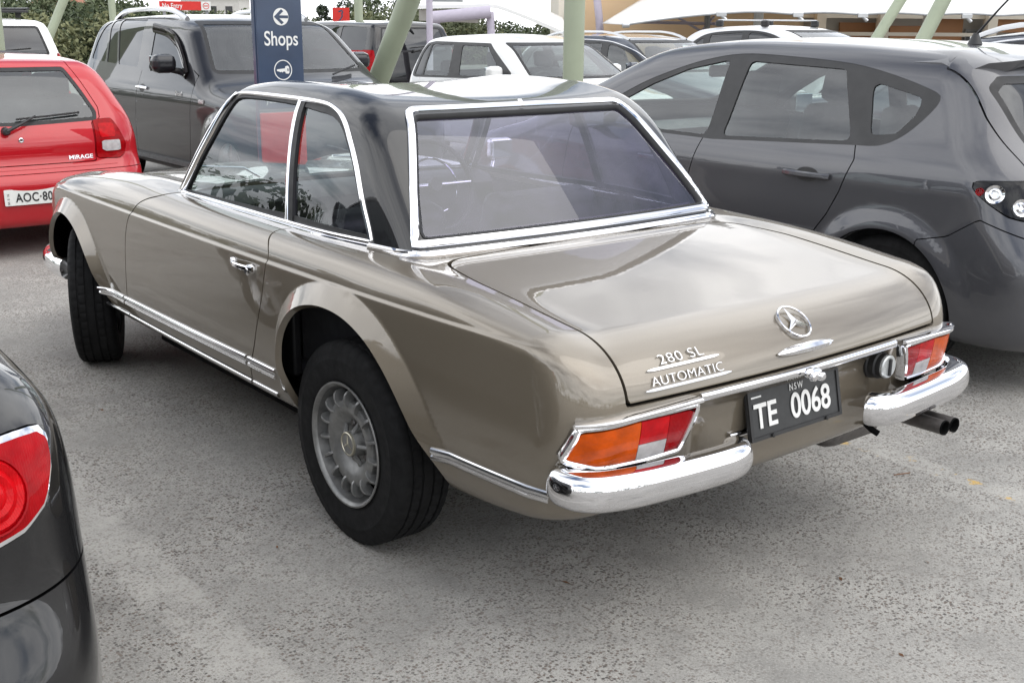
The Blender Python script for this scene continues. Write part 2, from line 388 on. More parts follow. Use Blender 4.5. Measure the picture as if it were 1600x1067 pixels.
def concrete(name, line=None, smear=False):
    """worn concrete deck with exposed aggregate, stains and old tyre grime; optional traces of a painted line"""
    m, nt, b, o = nodes(name); tcn = nt.nodes.new('ShaderNodeTexCoord'); v = tcn.outputs['Object']
    st = tex(nt, 'Noise', .55, v, Detail=8, Roughness=.62); st2 = tex(nt, 'Noise', 3.2, v, Detail=8, Roughness=.7)
    a = mixc(nt, ramp(nt, st.outputs['Fac'], [(.32, g3(0)), (.68, g3(1))]), (.33, .32, .295), (.45, .435, .405))
    a = mixc(nt, ramp(nt, st2.outputs['Fac'], [(.36, g3(.55)), (.60, g3(0))]), a, (.18, .175, .165))
    # aggregate: crisp dark and brownish grains of two sizes in a pale matrix, thinner where worn smooth
    wn = tex(nt, 'Noise', 260, v, Detail=2); wv = nt.nodes.new('ShaderNodeVectorMath'); wv.operation = 'MULTIPLY_ADD'; nt.links.new(wn.outputs['Color'], wv.inputs[0]); wv.inputs[1].default_value = (.0065, .0065, .0065); nt.links.new(v, wv.inputs[2]); dv = wv.outputs[0]
    wear = ramp(nt, tex(nt, 'Noise', 1.6, v, Detail=7, Roughness=.62).outputs['Fac'], [(.34, g3(.22)), (.58, g3(1))])
    v2 = tex(nt, 'Noise', 150, v, Detail=3, Roughness=.75)
    def grains(scale, keep, r0, r1, amt, col, col2, a):
        w = tex(nt, 'Voronoi', scale, dv, feature='F1', Randomness=1.0); sc_ = nt.nodes.new('ShaderNodeSeparateColor'); nt.links.new(w.outputs['Color'], sc_.inputs[0])
        k = nt.nodes.new('ShaderNodeMath'); k.operation = 'MULTIPLY'; nt.links.new(ramp(nt, sc_.outputs[0], [(keep-.02, g3(0)), (keep+.02, g3(amt))]), k.inputs[0]); nt.links.new(ramp(nt, w.outputs['Distance'], [(r0, g3(1)), (r1, g3(0))]), k.inputs[1])
        k2 = nt.nodes.new('ShaderNodeMath'); k2.operation = 'MULTIPLY'; nt.links.new(k.outputs[0], k2.inputs[0]); nt.links.new(wear, k2.inputs[1])
        return mixc(nt, k2.outputs[0], a, mixc(nt, sc_.outputs[1], col, col2)), k2.outputs[0]
    a = mixc(nt, ramp(nt, v2.outputs['Fac'], [(.50, g3(0)), (.68, g3(.40))]), a, (.15, .145, .138))
    a = mixc(nt, ramp(nt, v2.outputs['Fac'], [(.30, g3(.5)), (.46, g3(0))]), a, (.54, .525, .49))
    a, gm = grains(190, .52, .30, .55, .80, (.10, .096, .092), (.19, .165, .145), a)
    a, gm2 = grains(105, .60, .34, .58, .95, (.070, .066, .064), (.17, .13, .105), a)
    # oily drips and grime spots
    sp = tex(nt, 'Voronoi', 1.1, v, feature='F1'); ds = tex(nt, 'Noise', 7, v, Detail=5)
    ad = nt.nodes.new('ShaderNodeMath'); ad.operation = 'MULTIPLY_ADD'; nt.links.new(ds.outputs['Fac'], ad.inputs[0]); ad.inputs[1].default_value = .22; nt.links.new(sp.outputs['Distance'], ad.inputs[2])
    a = mixc(nt, ramp(nt, ad.outputs[0], [(.14, g3(.55)), (.26, g3(0))]), a, (.11, .105, .10))
    if line or smear:     # worn road paint, ragged at its edges
        sx_ = nt.nodes.new('ShaderNodeSeparateXYZ'); nt.links.new(tcn.outputs['Generated'], sx_.inputs[0])
        def mm_(op, p, q):
            n = nt.nodes.new('ShaderNodeMath'); n.operation = op; n.use_clamp = op != 'SUBTRACT'
            for i, u in enumerate((p, q)):
                if isinstance(u, float): n.inputs[i].default_value = u
                else: nt.links.new(u, n.inputs[i])
            return n.outputs[0]
        ed = nt.nodes.new('ShaderNodeMath'); ed.operation = 'PINGPONG'; nt.links.new(sx_.outputs[0], ed.inputs[0]); ed.inputs[1].default_value = .5
        w = tex(nt, 'Noise', 5.5, v, Detail=8, Roughness=.75); edge = ramp(nt, mm_('ADD', ed.outputs[0], ramp(nt, w.outputs['Fac'], [(.3, g3(0)), (.7, g3(.35))])), [(.16, g3(0)), (.40, g3(1))])
        a = mixc(nt, mm_('MULTIPLY', edge, ramp(nt, w.outputs['Fac'], [(.36, g3(.08)), (.60, g3(.50 if line else .62))])), a, (.47, .455, .42))
        if line:
            w2 = tex(nt, 'Noise', 9, v, Detail=6, Roughness=.7)
            a = mixc(nt, mm_('MULTIPLY', edge, ramp(nt, w2.outputs['Fac'], [(line, g3(0)), (line+.06, g3(.8))])), a, (.58, .37, .09))
    nt.links.new(a, b.inputs['Base Color']); b.inputs['Roughness'].default_value = .88; b.inputs['Specular IOR Level'].default_value = .25
    h = nt.nodes.new('ShaderNodeMath'); h.operation = 'SUBTRACT'; nt.links.new(v2.outputs['Fac'], h.inputs[0]); nt.links.new(gm2, h.inputs[1]); bump(nt, b, h.outputs[0], .0022, .7)
    MATS[name] = m; return m
concrete('deck_concrete'); concrete('worn_line_paint', line=.575); concrete('smeared_line_paint', smear=True)
def ground_mat():
    m, nt, b, o = nodes('earth_and_grass'); t = tex(nt, 'Noise', .05, Detail=8)
    nt.links.new(ramp(nt, t.outputs['Fac'], [(.35, (.06, .07, .035)), (.6, (.12, .11, .07))]), b.inputs['Base Color']); b.inputs['Roughness'].default_value = .95; MATS['earth_and_grass'] = m
ground_mat()
# ---------------------------------------------------------------- object helpers
def link(o, parent=None):
    COL.objects.link(o)
    if parent is not None: o.parent = parent
    return o
def tag(o, label, cat, group=None):
    o['label'] = label; o['category'] = cat
    if group: o['group'] = group
    return o
def thing(name, label, cat, loc=(0, 0, 0), rz=0.0, group=None, sc=1.0):
    o = bpy.data.objects.new(name, None); o.empty_display_size = .2; link(o); o.location = loc; o.rotation_euler = (0, 0, rz); o.scale = (sc,)*3
    return tag(o, label, cat, group)
def mesh_np(name, V, F, mat, parent=None, N=None, smooth=True):
    """one mesh object from numpy arrays (triangles or quads), with exact surface normals when given"""
    V = np.ascontiguousarray(V, dtype=np.float32); F = np.ascontiguousarray(F, dtype=np.int32); k = F.shape[1]
    me = bpy.data.meshes.new(name); me.vertices.add(len(V)); me.vertices.foreach_set('co', V.ravel())
    me.loops.add(F.size); me.loops.foreach_set('vertex_index', F.ravel())
    me.polygons.add(len(F)); me.polygons.foreach_set('loop_start', np.arange(len(F), dtype=np.int32)*k)
    me.polygons.foreach_set('use_smooth', np.full(len(F), smooth)); me.update(calc_edges=True)
    me.materials.append(MATS[mat])
    if N is not None: me.normals_split_custom_set_from_vertices(np.ascontiguousarray(N, dtype=np.float32))
    return link(bpy.data.objects.new(name, me), parent)
def mesh_py(name, V, F, mat, parent=None, smooth=False):
    me = bpy.data.meshes.new(name); me.from_pydata([tuple(map(float, v)) for v in V], [], [tuple(f) for f in F]); me.update()
    me.polygons.foreach_set('use_smooth', [smooth]*len(me.polygons)); me.materials.append(MATS[mat])
    return link(bpy.data.objects.new(name, me), parent)
def bevel(o, w, seg=2, ang=35):
    m = o.modifiers.new('bevel', 'BEVEL'); m.width = w; m.segments = seg; m.limit_method = 'ANGLE'; m.angle_limit = R_(ang)
    for p in o.data.polygons: p.use_smooth = True
    try: m.harden_normals = True
    except Exception: pass
    return o
def rim_edges(F):
    e = np.concatenate([F[:, [0, 1]], F[:, [1, 2]], F[:, [2, 0]]]); s = np.sort(e, 1)
    key = s[:, 0].astype(np.int64)*(F.max()+1)+s[:, 1]; u, idx, cnt = np.unique(key, return_index=True, return_counts=True)
    return e[idx[cnt == 1]]
def panel(name, V, F, f, mat, parent, depth=.015, off=0.0, seam_x=True):
    """a piece of a body surface with its edges folded inward so that it has thickness"""
    if len(F) == 0: return None
    Nn = nrm(f, V); V = V+Nn*off
    if depth > 0:
        E = rim_edges(F); a, b = E[:, 0], E[:, 1]; n = len(V); m = len(E)
        out = np.cross(V[b]-V[a], Nn[a]); out /= np.maximum(np.linalg.norm(out, axis=1, keepdims=True), 1e-9)
        P = np.concatenate([V[a], V[b], V[b]-Nn[b]*depth, V[a]-Nn[a]*depth]); NN = np.concatenate([out]*4)
        i = np.arange(m); Fx = np.concatenate([np.stack([n+i, n+3*m+i, n+2*m+i], 1), np.stack([n+i, n+2*m+i, n+m+i], 1)])
        V = np.concatenate([V, P]); F = np.concatenate([F, Fx]); Nn = np.concatenate([Nn, NN])
    return mesh_np(name, V, F, mat, parent, Nn)
def sweep(name, P, Nn, prof, mat, parent=None, closed=False, caps=True, scale=None, smooth=True, ang=40):
    """run a cross-section (s sideways, w outward) along a path whose outward direction is Nn"""
    P = np.asarray(P, float); Nn = np.asarray(Nn, float); n = len(P); k = len(prof)
    T = np.roll(P, -1, 0)-np.roll(P, 1, 0)
    if not closed: T[0] = P[1]-P[0]; T[-1] = P[-1]-P[-2]
    T /= np.linalg.norm(T, axis=1, keepdims=True); Nn = Nn-T*(Nn*T).sum(1)[:, None]; Nn /= np.linalg.norm(Nn, axis=1, keepdims=True)
    B = np.cross(T, Nn); pr = np.asarray(prof, float); sc = np.ones((n, 2)) if scale is None else np.asarray(scale, float).reshape(n, -1)*np.ones((1, 2))
    V = P[:, None]+B[:, None]*(pr[None, :, 0]*sc[:, :1])[..., None]+Nn[:, None]*(pr[None, :, 1]*sc[:, 1:2])[..., None]
    F = []; m = n if closed else n-1
    for i in range(m):
        j = (i+1) % n
        for a in range(k):
            b = (a+1) % k; F.append((i*k+a, i*k+b, j*k+b, j*k+a))
    if caps and not closed: F.append(tuple(range(k))[::-1]); F.append(tuple((n-1)*k+a for a in range(k)))
    o = mesh_py(name, V.reshape(-1, 3), F, mat, parent, smooth)
    if smooth:
        try: o.data.set_sharp_from_angle(angle=R_(ang))
        except Exception: pass
    return o
def rnd_prof(w, h, n=3):
    """a flat strip section with rounded top edges, base slightly sunk"""
    r = min(w*.35, h*.9); pts = [(-w/2, -.003)]
    for t in np.linspace(0, math.pi/2, n+1): pts.append((-w/2+r-r*math.cos(t), h-r+r*math.sin(t)))
    for t in np.linspace(math.pi/2, 0, n+1): pts.append((w/2-r+r*math.cos(t), h-r+r*math.sin(t)))
    pts.append((w/2, -.003)); return pts
def lathe(name, prof, mat, parent=None, seg=48, axis='X', smooth=True, ang=35, loc=(0, 0, 0)):
    """spin a list of (along, radius) about an axis"""
    P = np.asarray(prof, float); k = len(P); t = np.arange(seg)/seg*2*math.pi
    c, s = np.cos(t)[:, None], np.sin(t)[:, None]; a = np.broadcast_to(P[:, 0], (seg, k)); rr = P[:, 1][None]
    comp = {'X': (a, rr*c, rr*s), 'Y': (rr*s, a, rr*c), 'Z': (rr*c, rr*s, a)}[axis]
    V = np.stack(comp, -1).reshape(-1, 3)+np.array(loc); F = []
    for i in range(seg):
        j = (i+1) % seg
        for q in range(k-1): F.append((i*k+q, j*k+q, j*k+q+1, i*k+q+1))
    o = mesh_py(name, V, F, mat, parent, smooth)
    if smooth:
        try: o.data.set_sharp_from_angle(angle=R_(ang))
        except Exception: pass
    return o
def box(name, c, s, mat, parent=None, rz=0.0, bev=0.0, rot=None):
    x, y, z = [v/2 for v in s]
    V = [Vector((a, b, d)) for a in (-x, x) for b in (-y, y) for d in (-z, z)]
    m = Matrix.Rotation(rz, 4, 'Z') if rot is None else rot
    V = [m @ v+Vector(c) for v in V]
    o = mesh_py(name, V, [(0, 1, 3, 2), (4, 6, 7, 5), (0, 4, 5, 1), (2, 3, 7, 6), (0, 2, 6, 4), (1, 5, 7, 3)], mat, parent)
    return bevel(o, bev) if bev else o
def tube(name, pts, r, mat, parent=None, seg=12, caps=True):
    """round bar along points; r is a number or one per point"""
    P = np.asarray(pts, float); n = len(P); rr = np.full(n, r) if np.isscalar(r) else np.asarray(r, float)
    T = np.gradient(P, axis=0); T /= np.linalg.norm(T, axis=1, keepdims=True)
    ref = np.array([0, 0, 1.]) if abs(T[0][2]) < .9 else np.array([1., 0, 0]); V = []; 
    for i in range(n):
        u = np.cross(T[i], ref); u /= np.linalg.norm(u); v = np.cross(T[i], u)
        for a in np.arange(seg)/seg*2*math.pi: V.append(P[i]+(u*math.cos(a)+v*math.sin(a))*rr[i])
    F = [(i*seg+a, i*seg+(a+1) % seg, (i+1)*seg+(a+1) % seg, (i+1)*seg+a) for i in range(n-1) for a in range(seg)]
    if caps: F += [tuple(range(seg))[::-1], tuple((n-1)*seg+a for a in range(seg))]
    o = mesh_py(name, V, F, mat, parent, True)
    try: o.data.set_sharp_from_angle(angle=R_(50))
    except Exception: pass
    return o
def prism(name, poly, o3, ux, uy, depth, mat, parent=None, bev=0.0, smooth=False):
    """flat outline (u, v) standing at o3 with axes ux, uy, given thickness along ux x uy (front face at o3)"""
    ux, uy = Vector(ux).normalized(), Vector(uy).normalized(); n = ux.cross(uy); o3 = Vector(o3); k = len(poly)
    V = [o3+ux*u+uy*v for u, v in poly]+[o3+ux*u+uy*v-n*depth for u, v in poly]
    F = [tuple(range(k)), tuple(range(2*k-1, k-1, -1))]+[(i, k+i, k+(i+1) % k, (i+1) % k) for i in range(k)]
    o = mesh_py(name, V, F, mat, parent, smooth)
    return bevel(o, bev) if bev else o
def text(name, body, size, mat, o3, ux, uy, parent=None, ext=.001, sx=1.0, bold=0.0, align='CENTER', space=1.0):
    cu = bpy.data.curves.new(name, 'FONT'); cu.body = body; cu.size = size; cu.extrude = ext; cu.offset = bold; cu.align_x = align; cu.align_y = 'BOTTOM_BASELINE'; cu.space_character = space
    cu.materials.append(MATS[mat]); o = bpy.data.objects.new(name, cu); link(o, parent)
    ux, uy = Vector(ux).normalized(), Vector(uy).normalized(); n = ux.cross(uy); uy = n.cross(ux)
    m = Matrix((ux*sx, uy, n)).transposed().to_4x4(); m.translation = Vector(o3); o.matrix_local = m
    return o
def ring(cx, cy, r, n=32): return [(cx+r*math.cos(t), cy+r*math.sin(t)) for t in np.arange(n)/n*2*math.pi]
def band(name, pts, w, o3, ux, uy, depth, mat, parent=None, closed=False):
    """a flat stroke of width w along (u, v) points"""
    P = np.asarray(pts, float); n = len(P); T = np.roll(P, -1, 0)-np.roll(P, 1, 0)
    if not closed: T[0] = P[1]-P[0]; T[-1] = P[-1]-P[-2]
    T /= np.linalg.norm(T, axis=1, keepdims=True); Q = np.stack([-T[:, 1], T[:, 0]], 1)*w/2
    ux, uy = Vector(ux).normalized(), Vector(uy).normalized(); nn = ux.cross(uy); o3 = Vector(o3); V = []
    for p, q in zip(P, Q):
        for s, d in ((1, 0), (-1, 0), (-1, 1), (1, 1)): V.append(o3+ux*(p[0]+s*q[0])+uy*(p[1]+s*q[1])-nn*depth*d)
    F = []
    for i in range(n if closed else n-1):
        j = (i+1) % n
        for a in range(4): b = (a+1) % 4; F.append((i*4+a, j*4+a, j*4+b, i*4+b))
    if not closed: F += [(0, 1, 2, 3), tuple((n-1)*4+a for a in (3, 2, 1, 0))]
    return mesh_py(name, V, F, mat, parent)
def copy_tree(o, parent=None):
    c = o.copy(); COL.objects.link(c)
    if parent is not None: c.parent = parent
    for ch in list(o.children): copy_tree(ch, c)
    return c
# wheels ------------------------------------------------------------------------
def tyre(name, R, w, rb, parent, tread=True):
    """tyre about the X axis; outer face towards -X; grooved tread and shoulder cuts"""
    h = w/2; prof = [(-h*.82, rb-.004), (-h*.93, rb+.006), (-h*.985, rb+(R-rb)*.22), (-h*1.0, rb+(R-rb)*.40), (-h*1.01, rb+(R-rb)*.56), (-h*1.015, rb+(R-rb)*.575), (-h*1.015, rb+(R-rb)*.60), (-h*1.0, rb+(R-rb)*.615), (-h*.985, rb+(R-rb)*.76), (-h*.94, R-.017), (-h*.86, R-.006), (-h*.80, R-.002)]
    g = .007; tr = []
    for gx in (-.56, -.20, .20, .56):
        tr += [(h*gx-.0045, R), (h*gx-.0035, R-g), (h*gx+.0035, R-g), (h*gx+.0045, R)]
    right = [(-x, r) for x, r in reversed(prof)]
    P = np.array(prof+[(-h*.68, R)]+tr+[(h*.68, R)]+right); k = len(P); seg = 240
    t = np.arange(seg)/seg*2*math.pi; rr = np.repeat(P[None, :, 1], seg, 0).copy(); xx = np.repeat(P[None, :, 0], seg, 0)
    if tread:
        cut = (np.arange(seg) % 5 == 0); sh = (np.abs(P[:, 0]) > h*.58) & (P[:, 1] > R-.02); rr[np.ix_(cut, sh)] -= .0028
        cut2 = (np.arange(seg) % 5 == 2); mid = (np.abs(P[:, 0]) > h*.24) & (np.abs(P[:, 0]) < h*.52) & (P[:, 1] > R-.004); rr[np.ix_(cut2, mid)] -= .004
    V = np.stack([xx, rr*np.cos(t)[:, None], rr*np.sin(t)[:, None]], -1).reshape(-1, 3)
    i = np.arange(seg)[:, None]; j = (i+1) % seg; q = np.arange(k-1)[None]
    F = np.stack([i*k+q, i*k+q+1, j*k+q+1, j*k+q], -1).reshape(-1, 4)
    o = mesh_np(name, V, F, 'tyre_rubber', parent)
    try: o.data.set_sharp_from_angle(angle=R_(40))
    except Exception: pass
    return o
def alloy_wheel(parent, loc, R, w, rr, spokes=5, steer=0.0, flip=False, mat='alloy', twin=True):
    """modern alloy wheel: rim with tyre and spokes; outer face towards -X"""
    rim = lathe('wheel', [(w*.38, rr*.92), (-w*.30, rr*.90), (-w*.40, rr*.97), (-w*.42, rr*1.02), (-w*.44, rr*1.02), (-w*.43, rr*.94), (-w*.33, rr*.90), (-w*.2, rr*.86)], mat, parent, 48)
    rim.location = loc; rim.rotation_euler = (0, 0, steer+(math.pi if flip else 0))
    tyre('tyre', R, w, rr, rim, tread=False)
    lathe('hub', [(-w*.10, rr*.30), (-w*.34, rr*.26), (-w*.37, rr*.20), (-w*.37, rr*.10), (-w*.40, rr*.08), (-w*.40, .0005)], mat, rim, 24)
    lathe('brake_disc', [(.0, rr*.78), (-.01, rr*.78), (-.01, rr*.2), (0, rr*.2)], 'exhaust_steel', rim, 32)
    sp = None
    for i in range(spokes):
        if sp is None:
            V = []
            for r, hw, x0, x1 in ((rr*.16, rr*.17, -w*.18, -w*.36), (rr*.55, rr*.11, -w*.20, -w*.40), (rr*.93, rr*.14, -w*.22, -w*.36)):
                V += [(x0, -hw, r), (x1, -hw*.7, r), (x1, hw*.7, r), (x0, hw, r)]
            F = [(0, 1, 2, 3), (11, 10, 9, 8)]+[(a*4+b, a*4+4+b, a*4+4+(b+1) % 4, a*4+(b+1) % 4) for a in (0, 1) for b in range(4)]
            sp = mesh_py('spoke', V, F, mat, rim, True); o = sp
            try: sp.data.set_sharp_from_angle(angle=R_(30))
            except Exception: pass
        else:
            o = sp.copy(); COL.objects.link(o); o.parent = rim
        o.rotation_euler = (i/spokes*2*math.pi, 0, 0)
    return rim
# ================================================================ the place
def structure(o): o['kind'] = 'structure'; return o
def sheet(name, x0, y0, x1, y1, z, mat): return structure(mesh_py(name, [(x0, y0, z), (x1, y0, z), (x1, y1, z), (x0, y1, z)], [(0, 1, 2, 3)], mat))
structure(box('car_park_deck', (5, 0, -.25), (110, 64, .5), 'deck_concrete'))
sheet('ground', -900, -900, 900, 900, -8.0, 'earth_and_grass')
for i, x in enumerate((-6.46, -3.93, -1.40, 1.13, 3.66, 6.19, 8.72, 11.25)):
    for y0, y1 in ((-1.6, 3.4), (4.5, 9.6)):
        w = .16 if x < 0 else .12; n = 18; V = []
        rng = random.Random(i*7+int(y0*3))
        for k in range(n+1):
            y = y0+(y1-y0)*k/n; V += [(x-w/2-rng.uniform(0, .012), y, .0005), (x+w/2+rng.uniform(0, .012), y, .0005)]
        structure(mesh_py('painted_line', V, [(2*k, 2*k+1, 2*k+3, 2*k+2) for k in range(n)], 'smeared_line_paint' if x < 0 else 'worn_line_paint'))
# ---- hill with a far wood behind the trees
def hill():
    rng = np.random.default_rng(3); nx, ny = 60, 16; V = []
    for j in range(ny):
        for i in range(nx):
            a = R_(-25+i/(nx-1)*110); r = 120+j*16; h = -8+(7.5+2.6*math.sin(i*.35)+1.6*math.sin(i*.83+1)-max(0, (i-26))*.10)*math.sin(min(1, j/9)*math.pi/2)
            V.append((r*math.sin(a), r*math.cos(a), h+rng.uniform(-.4, .4)))
    F = [(j*nx+i, j*nx+i+1, (j+1)*nx+i+1, (j+1)*nx+i) for j in range(ny-1) for i in range(nx-1)]
    return structure(mesh_py('hill', V, F, 'earth_and_grass', None, True)), np.array(V).reshape(ny, nx, 3)
HILL, HV = hill()
def leaf_cloud(rng, centres, radii, n, size, flat=.75):
    """many small leaf-sized faces scattered through uneven clumps"""
    k = len(centres); idx = rng.integers(0, k, n); d = rng.normal(size=(n, 3)); d /= np.linalg.norm(d, axis=1, keepdims=True)
    r = rng.uniform(.35, 1.0, n)**.6; c = centres[idx]+d*(radii[idx]*r)[:, None]*np.array([1, 1, flat])
    u = rng.normal(size=(n, 3)); u /= np.linalg.norm(u, axis=1, keepdims=True); w = np.cross(u, rng.normal(size=(n, 3))); w /= np.linalg.norm(w, axis=1, keepdims=True)
    s = size*rng.uniform(.6, 1.4, n)[:, None]; V = np.stack([c-u*s, c+w*s*.45, c+u*s, c-w*s*.45], 1).reshape(-1, 3)
    return V, np.arange(4*n).reshape(-1, 4)
def far_wood():
    rng = np.random.default_rng(11); cs, rs_ = [], []
    for j in range(2, 13):
        for i in range(0, 59):
            for q in range(2):
                p = HV[j, i]+rng.uniform(-6, 6, 3)*np.array([1, 1, 0]); r = rng.uniform(1.2, 2.4); cs.append(p+np.array([0, 0, r*.55])); rs_.append(r)
    V, F = leaf_cloud(rng, np.array(cs), np.array(rs_), 46000, .55); o = mesh_np('far_wood', V, F, 'dark_leaves', None, smooth=False); o['kind'] = 'stuff'; return o
far_wood()
def belt():        # unseen trees added left and rear, a dark band for the coupe to reflect
    rng = np.random.default_rng(21); cs, rs_ = [], []
    for k in range(330):
        a = rng.uniform(R_(150), R_(352)); d = rng.uniform(38, 58); r = rng.uniform(1.2, 2.6); cs.append((d*math.sin(a), d*math.cos(a), rng.uniform(-6, 3.4)+1.2*math.sin(a*9))); rs_.append(r)
    V, F = leaf_cloud(rng, np.array(cs), np.array(rs_), 34000, .30); o = mesh_np('unseen_tree_belt', V, F, 'dark_leaves', None, smooth=False); o['kind'] = 'stuff'
belt()
def tree_proto(seed, H, R, mat, n=4600, leaf=.20, sparse=False):
    rng = np.random.default_rng(seed); root = bpy.data.objects.new('tree', None)
    th = H*.55; tp = [(0, 0, 0), (.1, .05, th*.4), (.0, .15, th*.75), (.1, .1, H*.8)]; tr = [.28, .22, .17, .06]
    lumps = 26 if not sparse else 16; c = []; rr = []
    for k in range(lumps):
        a = rng.uniform(0, 2*math.pi); q = rng.uniform(0, 1)**.5; z = rng.uniform(-1, 1); rad = R*q*math.sqrt(max(.05, 1-z*z*.85))
        c.append((rad*math.cos(a), rad*math.sin(a), H-R*.95+z*R*.85)); rr.append(R*rng.uniform(.22, .42)*(.62 if sparse else 1))
    c = np.array(c); rr = np.array(rr); V, F = leaf_cloud(rng, c, rr, n, leaf, .8)
    Vt, Ft = [], []
    def limb(P, r, seg=7):
        P = np.asarray(P, float); b = len(Vt); T = np.gradient(P, axis=0)
        for i in range(len(P)):
            t = T[i]/np.linalg.norm(T[i]); u = np.cross(t, [.3, .9, .1]); u /= np.linalg.norm(u); v = np.cross(t, u)
            for a in np.arange(seg)/seg*2*math.pi: Vt.append(P[i]+(u*math.cos(a)+v*math.sin(a))*r[i])
        for i in range(len(P)-1):
            for a in range(seg): Ft.append((b+i*seg+a, b+i*seg+(a+1) % seg, b+(i+1)*seg+(a+1) % seg, b+(i+1)*seg+a))
    limb(tp, tr, 9)
    for k in range(0, lumps, 2): s0 = np.array(tp[2])*rng.uniform(.7, 1.15); limb([s0, (s0+c[k])/2+np.array([0, 0, .3]), c[k]], [.10, .06, .02])
    return Vt, Ft, V, F, mat
TREES = [tree_proto(1, 10.3, 3.8, 'gum_leaves', 17000, .10), tree_proto(2, 9.6, 3.4, 'olive_leaves', 15000, .10), tree_proto(3, 11.0, 4.2, 'dark_leaves', 19000, .10), tree_proto(4, 10.2, 3.2, 'gum_leaves', 14000, .10), tree_proto(5, 12.2, 3.0, 'pine_needles', 4500, .12, True)]
TM = {}
def tree(kind, x, y, s, rz, name, label, group):
    o = thing(name, label, 'tree', (x, y, -8), rz, group, s); Vt, Ft, V, F, mat = TREES[kind]
    if kind not in TM:
        a = mesh_py('trunk', Vt, Ft, 'bark', o, True); b = mesh_np('crown', V, F, mat, o, smooth=False); TM[kind] = (a.data, b.data)
    else:
        for nm, me in zip(('trunk', 'crown'), TM[kind]): q = bpy.data.objects.new(nm, me); link(q, o)
    return o
rng = random.Random(5); CX, CY = -2.45, -2.83
def by_px(px, d):      # a spot on the far side, by bearing and distance
    a = yaw+math.atan((px-800)/1789.0); return CX+d*math.sin(a), CY+d*math.cos(a)
for px, d, k, s, lab in ((-60, 44, 2, 0.98, 'dense dark tree just outside the left edge, behind the red hatchback'),
        (10, 47, 0, 0.97, 'grey-green tree behind the upright post at the far left edge'),
        (52, 42, 1, 0.98, 'olive tree directly above the white four-wheel drive with the roof rack'),
        (78, 52, 2, 0.99, 'dark tree behind the foot of the distant leaning post at far left'),
        (112, 45, 0, 1.0, 'grey-green tree between the white four-wheel drive and the charcoal one'),
        (140, 58, 3, 1.02, 'slim tree farther back, above the tail of the charcoal four-wheel drive'),
        (165, 46, 2, 0.97, 'dark tree behind the rear end of the roof rail of the charcoal four-wheel drive'),
        (212, 44, 1, 0.99, 'olive tree above the middle of the charcoal four-wheel drive roof'),
        (238, 55, 0, 1.0, 'grey-green tree just left of the red No Entry board'),
        (268, 46, 2, 0.955, 'dark tree behind the words of the red No Entry board'),
        (312, 50, 0, 0.985, 'grey-green tree behind the white square of the No Entry board'),
        (350, 58, 2, 0.95, 'dark tree in front of the pale hill house left of the blue sign'),
        (392, 50, 1, 0.93, 'olive tree half hidden by the left edge of the blue sign'),
        (440, 62, 0, 0.96, 'grey-green tree wholly behind the blue sign reading Shops'),
        (500, 66, 4, 0.89, 'thin pine with sky showing through its crown beside the blue sign'),
        (518, 52, 3, 0.9, 'slim tree left of the small orange-red seahorse sign'),
        (548, 47, 0, 0.955, 'grey-green tree behind the small orange-red seahorse sign'),
        (590, 50, 1, 1.0, 'olive tree between the distant upright post and the thick leaning post'),
        (628, 46, 0, 1.0, 'grey-green tree behind the thick leaning post'),
        (655, 58, 2, 1.03, 'dark tree behind the thin grey lamp post'),
        (690, 48, 0, 1.005, 'grey-green tree under the left end of the curved canopy'),
        (722, 52, 1, 1.02, 'olive tree under the middle of the lavender canopy beam'),
        (748, 60, 2, 0.93, 'dark tree beside the right-hand column of the curved canopy'),
        (790, 62, 0, 0.88, 'grey-green tree below the slope of the curved canopy'),
        (838, 66, 2, 0.9, 'dark tree below the low end of the curved canopy'),
        (868, 70, 3, 0.95, 'small slim tree against the cream corner of the tan building')):
    x, y = by_px(px, d); tree(k, x, y, s, rng.uniform(0, 6.3), 'pine_tree' if k == 4 else 'tree', lab, 'trees behind the car park')
# ---- houses on the hill
def house(px, d, z, w, h, label, roof='terracotta'):
    x, y = by_px(px, d); t = thing('house', label, 'house', (x, y, z), -yaw); box('wall', (0, 0, h/2), (w, w*.8, h), 'house_white', t)
    ov = .4; V = [(-w/2-ov, -w*.4-ov, h), (w/2+ov, -w*.4-ov, h), (w/2+ov, w*.4+ov, h), (-w/2-ov, w*.4+ov, h), (-w*.3, 0, h+w*.22), (w*.3, 0, h+w*.22)]
    mesh_py('roof', V, [(0, 1, 5, 4), (1, 2, 5), (2, 3, 4, 5), (3, 0, 4), (3, 2, 1, 0)], roof, t)
    for u in (-.28, .05, .32): f = box('window', (u*w, -w*.4-.03, h*.55), (w*.16, .08, h*.42), 'house_white', t); box('pane', (u*w, -w*.4-.08, h*.55), (w*.12, .04, h*.34), 'dark_glazing', f)
house(22, 150, -3.2, 6.5, 3.6, 'white house with tiled roof among the trees at the far left'); house(120, 160, -.4, 6, 3.4, 'white house with tiled roof on the hill between the two leaning posts'); house(352, 150, .2, 7, 4.0, 'pale two-storey house on the hill just left of the blue sign', 'sign_grey')
